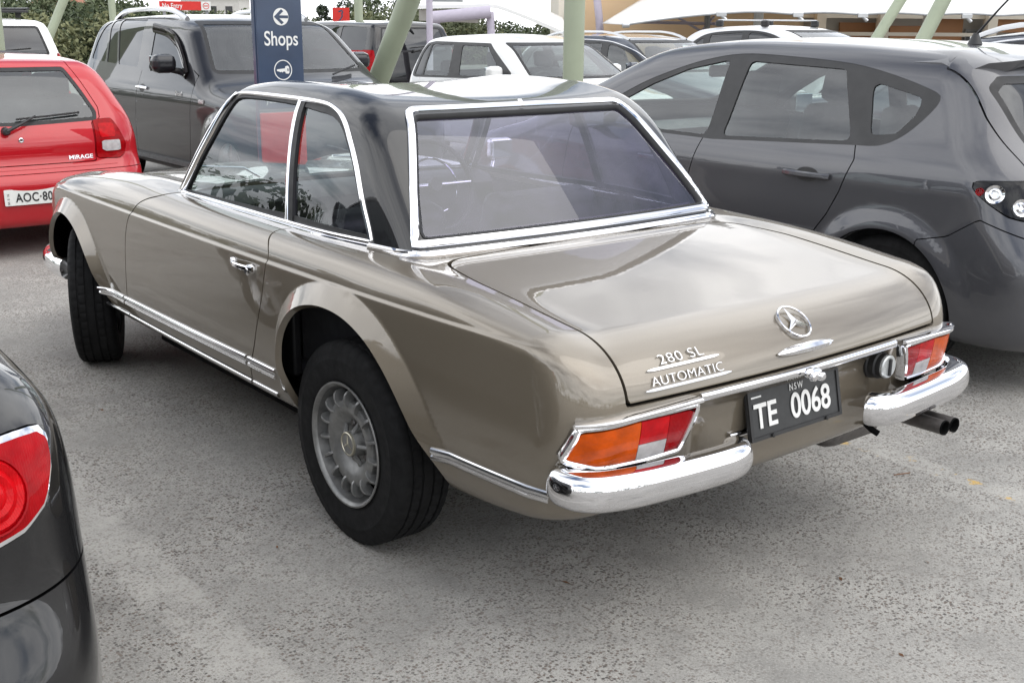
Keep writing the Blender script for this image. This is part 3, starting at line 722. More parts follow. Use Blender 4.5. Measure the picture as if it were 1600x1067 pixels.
# ---- green steel posts that carry the shade structure
def post(name, a, b, r, label, arm=None):
    a, b = Vector(a), Vector(b); t = thing(name, label, 'post', a); P = [Vector((0, 0, 0)), (b-a)*.33, (b-a)*.66, b-a]; tube('shaft', P, r, 'green_post_paint', t, 28)
    lathe('base_plate', [(0.0, r*2.1), (.018, r*2.1), (.018, .001)], 'green_post_paint', t, 24, axis='Z')
    for k in range(4): lathe('anchor_bolt', [(.018, .014), (.045, .014), (.045, .0005)], 'exhaust_steel', t, 6, axis='Z', loc=(r*1.6*math.cos(k*1.571+.78), r*1.6*math.sin(k*1.571+.78), 0))
    return t
post('green_post', (4.2, 4.7, 0), (4.2, 4.7, 6.2), .0885, 'thick upright green steel post in front of the white hatchback')
post('leaning_green_post', (3.608, 7.617, 0), (4.15, 4.95, 4.62), .105, 'thick leaning green post between the charcoal four-wheel drive and the white hatchback')
post('green_post', (1.00, 10.2, 0), (1.02, 10.2, 6.2), .095, 'upright green post at the far left edge behind the red hatchback')
post('green_post', (10.57, 18.74, 0), (10.57, 18.74, 6.2), .09, 'distant upright green post between the seahorse sign and the black van')
post('green_post', (8.78, 28.17, 0), (8.78, 28.17, 6.2), .09, 'distant upright green post above the roof rail of the charcoal four-wheel drive')
post('leaning_green_post', (4.20, 20.7, 0), (6.5, 20.2, 4.9), .085, 'distant leaning green post left of the charcoal four-wheel drive')
post('leaning_green_post', (12.73, 8.44, 0), (16.0, 7.5, 4.9), .085, 'leaning green post right of the white crossover with roof bars')
post('leaning_green_post', (10.6, 6.1, 0), (13.2, 5.35, 5.0), .095, 'leaning green post nearest the right edge, above the dark four-wheel drive')
x, y = by_px(672, 20); t = thing('lamp_post', 'thin grey lamp post in front of the curved canopy', 'lamp post', (x, y, 0)); tube('shaft', [(0, 0, 0), (0, 0, 3), (0, 0, 6)], .055, 'lavender_steel', t, 14); box('sign_panel', (.35, 0, 2.0), (.55, .04, .30), 'sign_grey', t, -yaw)
# ---- blue totem sign
def totem():
    t = thing('totem_sign', 'tall narrow blue sign reading Shops with an arrow above a red panel', 'sign', (1.058, 3.98, 0)); w, dp = .318, .075; fx = (1, 0, 0); fz = (0, 0, 1); yf = -dp/2
    box('blue_panel', (0, 0, 1.60), (w, dp, 1.23), 'sign_blue', t, bev=.006); box('red_panel', (0, 0, .48), (w, dp, .96), 'sign_red', t, bev=.006); box('edge_strip', (-w/2-.002, 0, 1.1), (.008, dp*.5, 2.2), 'sign_blue', t, bev=.002); box('base_plinth', (0, 0, .02), (w+.10, dp+.10, .04), 'sign_grey', t, bev=.005)
    y = yf-.0015; c = Vector((.010, y, 1.552)); d = prism('arrow_disc', ring(0, 0, .053, 36), c, fx, fz, .002, 'letter_white', t)
    prism('arrow', [(-.048, 0), (.003, .046), (.018, .034), (-.012, .0085), (.050, .0085), (.050, -.0085), (-.012, -.0085), (.018, -.034), (.003, -.046)], c+Vector((0, -.0015, 0)), fx, fz, .002, 'sign_blue', d)
    text('sign_lettering', 'Shops', .125, 'letter_white', (.006, y, 1.378), fx, fz, t, .0008, .80, .0012)
    c = Vector((.010, y, 1.226)); rg = band('key_ring', ring(0, 0, .060, 40), .006, c, fx, fz, .002, 'letter_white', t, True)
    prism('key_symbol', [(-.044, .004), (.014, .010), (.016, .022), (.034, .026), (.042, .018), (.044, -.016), (.036, -.024), (.018, -.022), (.014, -.010), (.0, -.010), (-.006, -.016), (-.012, -.010), (-.020, -.014), (-.026, -.010), (-.044, -.006)], c, fx, fz, .002, 'letter_white', rg)
    prism('key_hole', [(.030, .010), (.037, .008), (.037, -.008), (.030, -.006)], c+Vector((0, -.0012, 0)), fx, fz, .002, 'sign_blue', rg)
    text('sign_lettering', 'your vehicle', .056, 'letter_white', (0, y, 1.022), fx, fz, t, .0008, .86); return t
totem()
# ---- No Entry sign and the orange level sign
x, y = by_px(306, 24); t = thing('no_entry_sign', 'red No Entry sign board with white symbol square above the dark car roof', 'sign', (x, y, 0), -yaw+.32); w = 1.0
box('red_board', (-.10, 0, 1.785), (.78, .05, .165), 'sign_red', t); wb = box('white_board', (.385, 0, 1.785), (.18, .05, .165), 'plate_white', t)
text('sign_lettering', 'No Entry', .125, 'letter_white', (-.25, -.0265, 1.745), (1, 0, 0), (0, 0, 1), t, .001, .80, .001); band('ring_symbol', ring(0, 0, .055, 28), .012, (.385, -.028, 1.785), (1, 0, 0), (0, 0, 1), .002, 'sign_red', wb, True); prism('bar_symbol', [(-.036, -.009), (.036, -.009), (.036, .009), (-.036, .009)], (.385, -.028, 1.785), (1, 0, 0), (0, 0, 1), .002, 'sign_red', wb)
for u in (-.40, .40): tube('leg', [(u, .05, 0), (u, .05, .9), (u, .05, 1.88)], .03, 'sign_grey', t, 10)
x, y = by_px(539, 26); t = thing('level_sign', 'small square orange-red sign with a dark seahorse symbol above the black van', 'sign', (x, y, 0), -yaw+.2)
box('board', (0, 0, 1.64), (.36, .05, .32), 'sign_red', t); band('seahorse_symbol', catmull([(-.055, .075), (-.02, .085), (.015, .10), (.035, .065), (.015, .03), (.025, -.01), (.005, -.05), (-.02, -.09), (-.045, -.11), (-.035, -.125)], 4), .030, (0, -.027, 1.64), (1, 0, 0), (0, 0, 1), .003, 'sign_blue', t); tube('leg', [(0, .05, 0), (0, .05, 1.78)], .03, 'sign_grey', t, 10)
# ---- curved canopy on lavender steel
def canopy():
    px0 = lambda p, d: Vector((*by_px(p, d), 0)); a, b, c = px0(655, 34), px0(768, 34), px0(884, 34); back = Vector((math.sin(yaw), math.cos(yaw), 0))*6
    t = thing('curved_canopy', 'white curved canopy on lavender steel beside the tan building', 'canopy', (0, 0, 0)); F = []
    za, zb, zc = 1.97, 2.02, 1.20; line = []
    for k in range(17):
        u = k/16; p = a.lerp(b, u/.47) if u < .47 else b.lerp(c, (u-.47)/.53); z = za+(zb-za)*u/.47 if u < .47 else zb+(zc-zb)*((u-.47)/.53)**1.12; line.append(p+Vector((0, 0, z)))
    V = []
    for p in line: V += [p, p+back+Vector((0, 0, .5)), p+back+Vector((0, 0, .38)), p+Vector((0, 0, -.10))]
    for k in range(16):
        for q in range(4): F.append((k*4+q, k*4+(q+1) % 4, k*4+4+(q+1) % 4, k*4+4+q))
    F += [(0, 1, 2, 3), (67, 66, 65, 64)]; mesh_py('roof', V, F, 'white_membrane', t)
    V = []
    for k in range(7): p = line[k]+Vector((0, 0, -.12)); V += [p+back*.05, p+back*.05+Vector((0, 0, -.30-.10*k/6)), p+back*.12+Vector((0, 0, -.28)), p+back*.12]
    mesh_py('fascia', V, [(k*4+q, k*4+(q+1) % 4, k*4+4+(q+1) % 4, k*4+4+q) for k in range(6) for q in range(4)], 'grey_panel', t)
    s = px0(668, 33.6)+Vector((0, 0, 1.62)); e_ = px0(764, 33.6)+Vector((0, 0, 1.80)); tube('beam', [s, (s+e_)/2, e_], .17, 'lavender_steel', t, 18)
    tube('column', [px0(768, 33.8)+Vector((0, 0, -.2)), px0(766, 33.8)+Vector((0, 0, .8)), px0(763, 33.8)+Vector((0, 0, 1.8))], .11, 'lavender_steel', t, 14); tube('column', [px0(688, 33.8)+Vector((0, 0, -.2)), px0(682, 33.8)+Vector((0, 0, 1.7))], .10, 'lavender_steel', t, 14); return t
canopy()
# ---- shopping centre: tan wall, shaded front, white tensile sail
def centre():
    rv = Vector((math.cos(yaw), -math.sin(yaw), 0)); fv = Vector((math.sin(yaw), math.cos(yaw), 0)); o = Vector((CX, CY, 0))
    lat = lambda p, d: (p-800)/1789.0*d
    t = thing('tan_building', 'plain tan rendered building with a cream corner and leaning lavender strut', 'building', (0, 0, 0)); d = 40
    def slab(nm, p0, p1, z0, z1, dd, th, mat, par):
        a = o+fv*dd+rv*lat(p0, dd); b = o+fv*dd+rv*lat(p1, dd); c = (a+b)/2+fv*th/2; return box(nm, (c.x, c.y, (z0+z1)/2), ((b-a).length, th, z1-z0), mat, par, rz=-yaw)
    slab('wall', 877, 1230, -8, 7, d+.05, 9, 'tan_render', t); slab('corner_pier', 866, 877, -8, 7.1, d, 9, 'cream_render', t)
    def pt(p, dd, z): q = o+fv*dd+rv*lat(p, dd); return Vector((q.x, q.y, z))
    tube('strut', [pt(934, 39.2, 0), pt(927, 39.2, 1.7), pt(905, 39.2, 5.2)], .13, 'lavender_steel', t, 12)
    for p0, z0, p1, z1 in ((1046, 1.70, 1085, 1.25), (1078, 1.20, 1100, 1.75)): tube('brace', [pt(p0, 38, z0), pt(p1, 38, z1)], .04, 'lavender_steel', t, 8)
    tube('rail', [pt(985, 38, 1.56), pt(1110, 38, 1.52)], .05, 'lavender_steel', t, 8); tube('stanchion', [pt(1090, 38, -.2), pt(1090, 38, 2.4)], .10, 'sign_grey', t, 8)
    t = thing('shopping_centre', 'low shopping centre front with beige columns and brown panels under the white sail', 'building', (0, 0, 0)); d = 42
    slab('wall', 1180, 2300, -8, 5, d+.3, 8, 'grey_panel', t)
    for p0, p1, z0, z1, m in ((1232, 1290, .0, .55, 'brown_panel'), (1290, 1352, .55, 1.6, 'brown_panel'), (1366, 1420, .2, 1.5, 'brown_panel'), (1425, 1475, .0, 1.75, 'brown_panel'), (1180, 1235, 1.35, 1.75, 'cream_render'), (1520, 1600, 1.3, 1.9, 'brown_panel'), (1640, 1800, 0, 1.6, 'brown_panel')): slab('panel', p0, p1, z0, z1, d+.15, .15, m, t)
    for p0, p1, z0, z1 in ((1190, 1228, .2, 1.2), (1295, 1345, -.3, .5), (1480, 1515, -.2, 1.4), (1545, 1600, -.2, 1.2)): f = slab('window', p0, p1, z0, z1, d+.12, .1, 'sign_grey', t); slab('pane', p0+3, p1-3, z0+.08, z1-.08, d+.06, .08, 'dark_glazing', f)
    for p in (1180, 1262, 1357, 1520, 1640): slab('column', p-7, p+7, -8, 3.2, d-.5, .5, 'cream_render', t)
    slab('beam', 1178, 1900, 1.75, 2.15, d-.2, .4, 'cream_render', t); slab('handrail', 1225, 1520, 1.16, 1.28, d-.75, .12, 'cream_render', t)
    # the sail: a thick scalloped membrane rising away from its tip
    s = thing('white_sail', 'large white tensile sail roof with scalloped lower edge at the upper right', 'sail', (0, 0, 0)); d = 30; nu, nv = 96, 12; V = []
    for j in range(nv):
        v = j/(nv-1)
        for i in range(nu):
            u = i/(nu-1); p = 968+u*980; ph = (p-1110)/105.0 if p > 1110 else 0
            tip = max(0, 1-(p-968)/150); zlow = 1.785+.045*abs(math.sin(ph*math.pi))-.29*tip**1.4+.0*u; dd = d+v*9; zz = zlow+v*(.02+min(3.6, max(0, (p-968)*.0080+max(0, p-1050)*.022)))+.12*math.sin(v*math.pi)*min(1, max(0, p-968)/240); q = o+fv*dd+rv*lat(p, d)*(1+.02*v)
            V.append((q.x, q.y, zz))
    me = mesh_py('membrane', V, [(j*nu+i, j*nu+i+1, (j+1)*nu+i+1, (j+1)*nu+i) for j in range(nv-1) for i in range(nu-1)], 'white_membrane', s, True); m = me.modifiers.new('thick', 'SOLIDIFY'); m.thickness = .02
    tube('edge_cable', [Vector(V[i])+Vector((0, 0, -.015)) for i in range(nu)], .022, 'sign_grey', s, 8)
    lathe('tip_clamp', [(-.10, .05), (-.08, .075), (.08, .06), (.10, .03)], 'silver_paint', s, 14).matrix_local = Matrix.Translation(Vector(V[0])+Vector((0, 0, -.02))) @ Matrix.Rotation(-yaw, 4, 'Z')
    for p in (1110, 1225, 1322, 1478, 1600, 1730):
        q = o+fv*(d-.05)+rv*lat(p, d); c = box('clamp', (q.x, q.y, 1.755), (.26, .10, .12), 'silver_paint', s, -yaw, .02); tube('clamp_strut', [(q.x, q.y, 1.74), (q.x+.12*rv.x, q.y+.12*rv.y, 1.62)], .05, 'silver_paint', c, 8)
    for i0 in (24, 52, 84): tube('mast', [Vector(V[i0])+fv*4+Vector((0, 0, -9.6)), Vector(V[i0])+fv*4+Vector((0, 0, 3.2))], .14, 'white_membrane', s, 12)
centre()
# ---- litter and grit on the concrete
def litter():
    rng = np.random.default_rng(8); V, F = [], []
    for k in range(34):
        x, y = (rng.uniform(-1.6, 1.8), rng.uniform(-2.3, -.6)) if k < 26 else (rng.uniform(-1.8, -.95), rng.uniform(-.8, 2.5)); s = rng.uniform(.003, .010); a = rng.uniform(0, 6.28); l = s*rng.uniform(1.2, 3.6); b = len(V); c, sn = math.cos(a), math.sin(a)
        for u, v, z in ((-l, 0, .001), (0, s*.5, .004), (l, 0, .002), (0, -s*.5, .001)): V.append((x+u*c-v*sn, y+u*sn+v*c, z+.001))
        F.append((b, b+1, b+2, b+3))
    o = mesh_py('leaf_litter', V, F, 'dry_leaf'); o['kind'] = 'stuff'
litter()
tw = tube('twig', [(.955, -.725, .004), (.985, -.742, .007), (1.02, -.748, .004)], .0018, 'dry_leaf', None, 6); tag(tw, 'thin reddish twig lying on the concrete right of the tail pipes', 'twig')
# ---------------------------------------------------------------- the old coupe: its outer surface as one smooth function
HW = cspl([(-1.2, .74), (-1.0, .783), (-.85, .803), (-.65, .822), (-.35, .838), (0, .846), (.5, .850), (1.0, .850), (1.5, .847), (2.0, .842), (2.4, .832), (2.7, .808), (2.95, .765), (3.2, .69)])
HS = cspl([(.20, .20), (.26, .125), (.30, .075), (.34, .038), (.38, .022), (.45, .009), (.53, .001), (.60, .0), (.68, .002), (.74, .0045), (.79, .0085), (.83, .0165), (.87, .031), (.90, .050), (.95, .10), (1.0, .17)])
HT = cspl([(-1.25, .735), (-1.0, .784), (-.87, .801), (-.78, .811), (-.6, .833), (-.4, .854), (-.2, .870), (0, .881), (.3, .886), (.8, .888), (1.3, .893), (1.6, .897), (2.0, .888), (2.4, .858), (2.7, .812), (2.85, .765), (3.0, .69), (3.2, .55)])
HR = cspl([(.15, -.80), (.28, -.885), (.34, -.925), (.40, -.953), (.46, -.973), (.52, -.988), (.58, -1.001), (.64, -1.006), (.69, -.998), (.74, -.980), (.78, -.960), (.84, -.92), (.95, -.83)])
HREC = lspl([(.30, 0), (.38, 0), (.47, .022), (.55, .042), (.595, .048), (.634, 0), (.70, 0)], .008)
HF = cspl([(.1, 2.85), (.3, 2.97), (.5, 3.02), (.7, 3.0), (.85, 2.9), (1.0, 2.75)])
HB = lspl([(-1.2, .40), (-.9, .345), (-.6, .30), (-.3, .295), (.3, .295), (2.0, .285), (2.6, .30), (3.0, .36)], .05)
HAR = catmull([(.315, .20), (.322, .40), (.318, .52), (.285, .615), (.20, .695), (.07, .733), (-.07, .731), (-.19, .694), (-.285, .633), (-.365, .555), (-.43, .47), (-.475, .40), (-.50, .33), (-.52, .20)], 6)
HAF = catmull([(2.70, .20), (2.69, .40), (2.66, .53), (2.58, .63), (2.47, .688), (2.35, .70), (2.23, .672), (2.13, .61), (2.04, .52), (1.97, .43), (1.93, .35), (1.90, .20)], 6)
def arch_d(y, z):
    return np.where(y < 1.2, 1, 0)*np.maximum(poly_sd(HAR, y, z), -.03)+np.where(y < 1.2, 0, 1)*np.maximum(poly_sd(HAF, y, z), -.03)
_ag = None
def arch_lut(y, z):
    """distance to the nearest wheel opening, read from a table"""
    global _ag
    if _ag is None:
        gy = np.arange(-1.3, 3.4, .005); gz = np.arange(0, 1.4, .005); Y, Z = np.meshgrid(gy, gz, indexing='ij')
        _ag = (gy[0], gz[0], arch_d(Y.ravel(), Z.ravel()).reshape(Y.shape))
    y0, z0, G = _ag
    u = np.clip((y-y0)/.005, 0, G.shape[0]-1.001); v = np.clip((z-z0)/.005, 0, G.shape[1]-1.001); i = u.astype(int); j = v.astype(int); a = u-i; b = v-j
    return G[i, j]*(1-a)*(1-b)+G[i+1, j]*a*(1-b)+G[i, j+1]*(1-a)*b+G[i+1, j+1]*a*b
def hero_f(P):
    a = np.sqrt(P[:, 0]**2+1e-6); y = P[:, 1]; z = P[:, 2]
    W = HW(y)-HS(z)
    W = W+.0028*(1-np.tanh((z-.797)/.0032))*sstep(-1.0, -.90, y)*sstep(2.85, 2.6, y)      # crease along the flank: a small upward ledge
    d = arch_lut(y, z); ramp = np.clip(1-d/.066, 0, 1.2)
    ramp = np.where(ramp < .12, ramp*ramp/.24, ramp-.06)
    W = W+.037*ramp*sstep(.32, .50, z)                                                        # flared lips
    side = a-W
    nose = sstep(1.3, 1.8, y)
    T = HT(y)-.0035*(a/.6)**2*(1-nose)+.0145*np.exp(-((a-.715)/.075)**2)*sstep(0.1, -.5, y)+nose*(.022*np.exp(-((a-.66)/.09)**2)-.012*np.exp(-((a-.50)/.07)**2)+.02*np.exp(-(a/.2)**2)-.01)
    top = (z-T)*.98
    f = smax(side, top, .066-.034*sstep(-.1, -.6, y)*sstep(-1.0, -.9, y))
    bow = .075*a*a
    rear = (HR(z)-.024+bow+HREC(z)*sstep(.445, .375, a)-y)*.95
    f = smax(f, rear, .115)
    front = (y-HF(z)+.25*a*a)*.93
    f = smax(f, front, .16)
    f = smax(f, HB(y)-z, .045)
    return f
GX = cspl([(.80, .722), (.885, .703), (1.0, .680), (1.15, .640), (1.25, .600), (1.32, .56)])
GT = cspl([(-.1, 1.20), (.08, 1.245), (.22, 1.284), (.40, 1.308), (.70, 1.320), (1.0, 1.314), (1.15, 1.300), (1.4, 1.265)])
def top_f(P):
    a = np.sqrt(P[:, 0]**2+1e-6); y = P[:, 1]; z = P[:, 2]
    side = (a-GX(z)+.05*sstep(.55, -.1, y)**2)*.96
    roof = (z-GT(y)-.022*(a/.5)**2*sstep(.15, .5, y)*(1-.35*sstep(.9, 1.2, y))+.012)
    f = smax(side, roof, .085)
    rear = (-.142+(z-.887)*.83+.085*a*a-y)/1.30
    f = smax(f, rear, .07)
    front = (y-(1.238+(1.29-z)*.82-.25*a*a))/1.30
    f = smax(f, front, .03)
    return f
# ================================================================ the bronze coupe
def on_side(f, yz, sgn=-1):
    P = np.array([(sgn*1.3, y, z) for y, z in yz]); Q = hit(f, P, np.array([-sgn, 0, 0.]), 0, 1.28); return Q, nrm(f, Q)
def on_rear(f, xz, y0=-2.2):
    P = np.array([(x, y0, z) for x, z in xz]); Q = hit(f, P, np.array([0, 1., 0]), 0, 2.6); return Q, nrm(f, Q)
def on_top(f, xy):
    P = np.array([(x, y, 1.6) for x, y in xy]); Q = hit(f, P, np.array([0, 0, -1.]), 0, 1.3); return Q, nrm(f, Q)
def build_hero():
    car = thing('classic_coupe', 'bronze-beige vintage coupe with black hardtop, chrome bumpers and turned front wheels', 'car')
    V, F = nets(hero_f, (-.95, -1.16, .22), (.95, 3.16, 1.02), .0105)
    for w in (.034, .020): V, F = refine(V, F, hero_f, lambda P: (np.abs(P[:, 2]-.797) < w) & (np.abs(P[:, 0]) > .66) & (P[:, 1] > -1.0) & (P[:, 1] < 2.8))
    V, F = clip(V, F, lambda P: np.maximum(arch_lut(P[:, 1], P[:, 2]), .46-np.abs(P[:, 0])))
    ck = rpoly([(-.665, .10), (-.60, -.055), (.60, -.055), (.665, .10), (.665, 1.40), (.46, 1.52), (0, 1.56), (-.46, 1.52), (-.665, 1.40)], .04)
    V, F = clip(V, F, lambda P: np.maximum(poly_sd(ck, P[:, 0], P[:, 1]), .80-P[:, 2]))
    # doors
    door = np.vstack([catmull([(.505, .93), (.50, .88), (.455, .845), (.432, .81), (.445, .74), (.466, .664), (.50, .58), (.537, .498), (.590, .42), (.612, .365)], 4), [(.615, .362), (1.742, .362)],
                      catmull([(1.745, .365), (1.726, .418), (1.695, .49), (1.676, .562), (1.666, .64), (1.655, .70), (1.622, .770), (1.56, .832), (1.50, .862), (1.43, .882), (1.36, .91)], 4), [(1.33, .96), (.52, .96)]])
    gap = .0052
    for s in (-1, 1):
        sd = lambda P, s=s: np.maximum(poly_sd(door, P[:, 1], P[:, 2]), .40-s*P[:, 0])
        D = clip(V, F, lambda P: -sd(P)-gap/2); V, F = clip(V, F, lambda P: sd(P)-gap/2)
        d = panel('door', *D, hero_f, 'bronze_paint', car, .020)
        # pull handle with push button
        (h, hn) = on_side(hero_f, [(y, .762) for y in np.linspace(.66, .50, 9)], s)
        lift = np.array([.004, .014, .022, .026, .027, .026, .024, .020, .012]); 
        sweep('door_handle', h+hn*lift[:, None], hn, [(-.008, -.004), (-.009, .002), (-.005, .006), (.005, .006), (.009, .002), (.008, -.004)], 'chrome', d)
        (q, qn) = on_side(hero_f, [(.522, .757)], s)
        lathe('push_button', [(0, .019), (s*.012, .019), (s*.020, .017), (s*.022, .012), (s*.024, .012), (s*.026, .010), (s*.026, .0005)], 'chrome', d, 20, loc=q[0])
        (q, qn) = on_side(hero_f, [(.66, .763)], s); lathe('handle_rose', [(0, .014), (s*.008, .013), (s*.011, .007), (s*.011, .0005)], 'chrome', d, 16, loc=q[0])
    # boot lid wraps from the deck over the tail
    def lid(P):
        a = np.abs(P[:, 0]); y = P[:, 1]; z = P[:, 2]
        g = smax(a-.640+.03*sstep(-.45, -.18, y), y+.160+.05*a*a, .10); return np.maximum(g, np.where(y < -.75, .662-z, -.2))
    Lm = clip(V, F, lambda P: np.minimum(-lid(P)-.0044, P[:, 2]-.6)); V, F = clip(V, F, lambda P: np.maximum(lid(P)-.0044, .6-P[:, 2]))
    boot = panel('boot_lid', *Lm, hero_f, 'bronze_paint', car, .020)
    # bonnet
    hd = rpoly([(-.57, 1.66), (0, 1.72), (.57, 1.66), (.55, 2.75), (.40, 2.97), (-.40, 2.97), (-.55, 2.75)], .08)
    bn = lambda P: np.maximum(poly_sd(hd, P[:, 0], P[:, 1]), .68-P[:, 2])
    B = clip(V, F, lambda P: -bn(P)-.0026); V, F = clip(V, F, lambda P: bn(P)-.0026)
    panel('bonnet', *B, hero_f, 'bronze_paint', car, .018)
    body = panel('body', V, F, hero_f, 'bronze_paint', car, .020)
    # dark inner skin behind every gap, floor and wheel wells
    fi = lambda P: hero_f(P)+.024
    Vi, Fi = nets(fi, (-.95, -1.16, .2), (.95, 3.16, 1.0), .04)
    Vi, Fi = clip(Vi, Fi, lambda P: np.maximum(arch_lut(P[:, 1], P[:, 2]), .46-np.abs(P[:, 0])))
    Vi, Fi = clip(Vi, Fi, lambda P: np.maximum(poly_sd(ck, P[:, 0], P[:, 1]), .80-P[:, 2]))
    mesh_np('inner_skin', Vi, Fi, 'shadow_black', car, nrm(fi, Vi))
    box('underbody', (0, 1.15, .265), (1.24, 1.60, .19), 'shadow_black', car); box('spare_well', (0, -.42, .37), (1.0, .56, .14), 'shadow_black', car, bev=.04); box('engine_tray', (0, 2.4, .26), (1.0, .9, .16), 'shadow_black', car)
    tube('rear_axle', [(-.7, 0, .309), (.7, 0, .309)], .045, 'shadow_black', car)
    # rub strips and sill mouldings
    rub = [(-.017, -.004), (-.017, .007), (-.012, .010), (-.006, .009), (-.004, .004), (.002, .004), (.004, .008), (.010, .010), (.015, .007), (.017, .003), (.017, -.004)]
    for s in (-1, 1):
        for y0, y1, z0, z1 in ((1.985, 1.752, .422, .420), (1.738, .612, .421, .433), (.596, .405, .433, .433), (-.478, -.885, .433, .431)):
            n = max(6, int(abs(y1-y0)/.05)); t = np.linspace(0, 1, n); (P, Q) = on_side(hero_f, [(y0+(y1-y0)*u, z0+(z1-z0)*u) for u in t], s)
            sweep('rub_strip', P, Q, [(a*s, b) for a, b in rub], 'polished_trim', car, ang=25)
        for y0, y1 in ((2.02, 1.750), (1.740, .618), (.604, .43)):
            n = max(5, int(abs(y1-y0)/.06)); (P, Q) = on_side(hero_f, [(y, .352) for y in np.linspace(y0, y1, n)], s)
            sweep('sill_moulding', P, Q, rnd_prof(.017, .008), 'polished_trim', car)
    # ---- tail: chrome rails, lamps, plate, bumpers
    for z0, x0, x1, w, nm in ((.643, -.412, .412, .023, 'tail_moulding'), (.492, -.245, .225, .017, 'lower_moulding')):
        (P, Q) = on_rear(hero_f, [(x, z0) for x in np.linspace(x0, x1, 26)]); sweep(nm, P, Q, rnd_prof(w, .011), 'chrome', car)
    rear_f = lambda P: hero_f(P)
    VR, FR = nets(hero_f, (-.92, -1.16, .44), (.92, -.80, .70), .008)
    for s in (-1, 1):
        poly = rpoly([(s*.446, .626), (s*.486, .535), (s*.602, .530), (s*.728, .536), (s*.777, .549), (s*.757, .616), (s*.625, .625)], [.010, .012, .05, .03, .012, .012, .3])
        if s > 0: poly = poly[::-1]
        lamp = clip(VR, FR, lambda P: np.minimum(-poly_sd(poly, P[:, 0], P[:, 2]), -.80-P[:, 1]))
        base = panel('tail_lamp', *lamp, hero_f, 'black_plastic', car, .01, .004)
        cl = lambda m, g: clip(m[0], m[1], g)
        amber = cl(lamp, lambda P: s*P[:, 0]-.6155); rest = cl(lamp, lambda P: .6135-s*P[:, 0])
        inner = cl(rest, lambda P: .526-s*P[:, 0]); mid = cl(rest, lambda P: s*P[:, 0]-.5275)
        redm = cl(mid, lambda P: P[:, 2]-.569); wht = cl(mid, lambda P: .5675-P[:, 2])
        for nm, m, mt in (('indicator_lens', amber, 'amber_lens'), ('brake_lens', redm, 'bright_red_lens'), ('reversing_lens', wht, 'clear_lens'), ('rear_lens', inner, 'red_lens')):
            panel(nm, *m, hero_f, mt, base, .022, .022)
        big = rpoly([(s*.424, .648), (s*.470, .513), (s*.600, .508), (s*.720, .513), (s*.796, .540), (s*.768, .638), (s*.623, .647)], [.008, .012, .05, .03, .012, .010, .3])
        if s > 0: big = big[::-1]
        (P, Q) = on_rear(hero_f, resample((np.asarray(big)+np.asarray(poly))/2, .010, True)); Q = Q*.35+np.array([s*.12, -.64, .02])
        sweep('lamp_bezel', P, Q, [(-.0095, -.02), (-.0095, .018), (-.007, .026), (0, .029), (.006, .027), (.0085, .020), (.0085, -.02)], 'chrome', base, closed=True)
        (P, Q) = on_rear(hero_f, [(s*x, z) for x, z in zip(np.linspace(.428, .766, 16), np.linspace(.6435, .632, 16))]); Q = Q*.35+np.array([s*.12, -.64, .05])
        sweep('lamp_brow', P, Q, [(-.006, -.02), (-.007, .024), (-.003, .033), (.004, .034), (.008, .026), (.007, -.02)], 'chrome', base)
        # half bumper, wrapping round the corner
        pl = catmull([(.800, -.905), (.824, -.930), (.829, -.965), (.814, -1.015), (.765, -1.062), (.67, -1.091), (.55, -1.101), (.42, -1.107), (.345, -1.107), (.298, -1.096), (.268, -1.072), (.252, -1.040)], 5)
        n = len(pl); t2 = np.gradient(pl, axis=0); t2 /= np.linalg.norm(t2, axis=1, keepdims=True); nn = np.stack([-t2[:, 1], t2[:, 0]], 1)
        if (nn[:, 1].mean() > 0): nn = -nn
        zz = .479-.008*sstep(.75, .35, pl[:, 0]); u = np.arange(n)/(n-1)
        hs = np.minimum(np.clip(.80+u/.10, 0, 1), np.clip(.86+(1-u)/.25, 0, 1))
        prof = [(.046, -.075), (.051, -.045), (.050, -.022), (.043, -.007), (.030, .001), (.012, .005), (-.008, .005), (-.024, .000), (-.037, -.010), (-.046, -.026), (-.049, -.05), (-.046, -.075)]
        P3 = np.stack([s*pl[:, 0], pl[:, 1], zz], 1); N3 = np.stack([s*nn[:, 0], nn[:, 1], 0*u], 1)
        B3 = np.array([0, 0, 1.])
        pr = np.array(prof); VV = P3[:, None]+B3*(pr[None, :, 0]*hs[:, None])[..., None]+N3[:, None]*((pr[None, :, 1]))[..., None]
        k = len(pr); Fq = [(i*k+a, i*k+(a+1) % k, (i+1)*k+(a+1) % k, (i+1)*k+a) for i in range(n-1) for a in range(k)]
        Fq += [tuple(range(k)), tuple((n-1)*k+a for a in range(k))]
        bo = mesh_py('rear_bumper', VV.reshape(-1, 3), Fq, 'chrome', car, True)
        m = bo.modifiers.new('smooth', 'SUBSURF'); m.levels = 1; m.render_levels = 2
        box('bumper_bracket', (s*.60, -1.0, .470), (.06, .14, .05), 'shadow_black', car)
    # number plate
    px, py, pz = -.002, -1.000, .540; tl = .21
    ux = Vector((1, 0, 0)); uy = Vector((0, math.sin(tl), math.cos(tl)))
    pc = Vector((px, py, pz)); nrmv = ux.cross(uy)
    def q(u, v): return [(-u, -v), (u, -v), (u, v), (-u, v)]
    pf = prism('number_plate', q(.1935, .0695), pc-nrmv*.004, ux, uy, .010, 'black_plastic', car, .003)
    prism('plate_face', q(.183, .0600), pc-nrmv*.0015, ux, uy, .002, 'plate_black', pf)
    for a in ((-.1880, 0), (.1880, 0)): prism('plate_edge', q(.0055, .069), pc+ux*a[0]+nrmv*.002, ux, uy, .006, 'black_plastic', pf)
    for a in (-.0645, .0645): prism('plate_edge', q(.183, .0050), pc+uy*a+nrmv*.002, ux, uy, .006, 'black_plastic', pf)
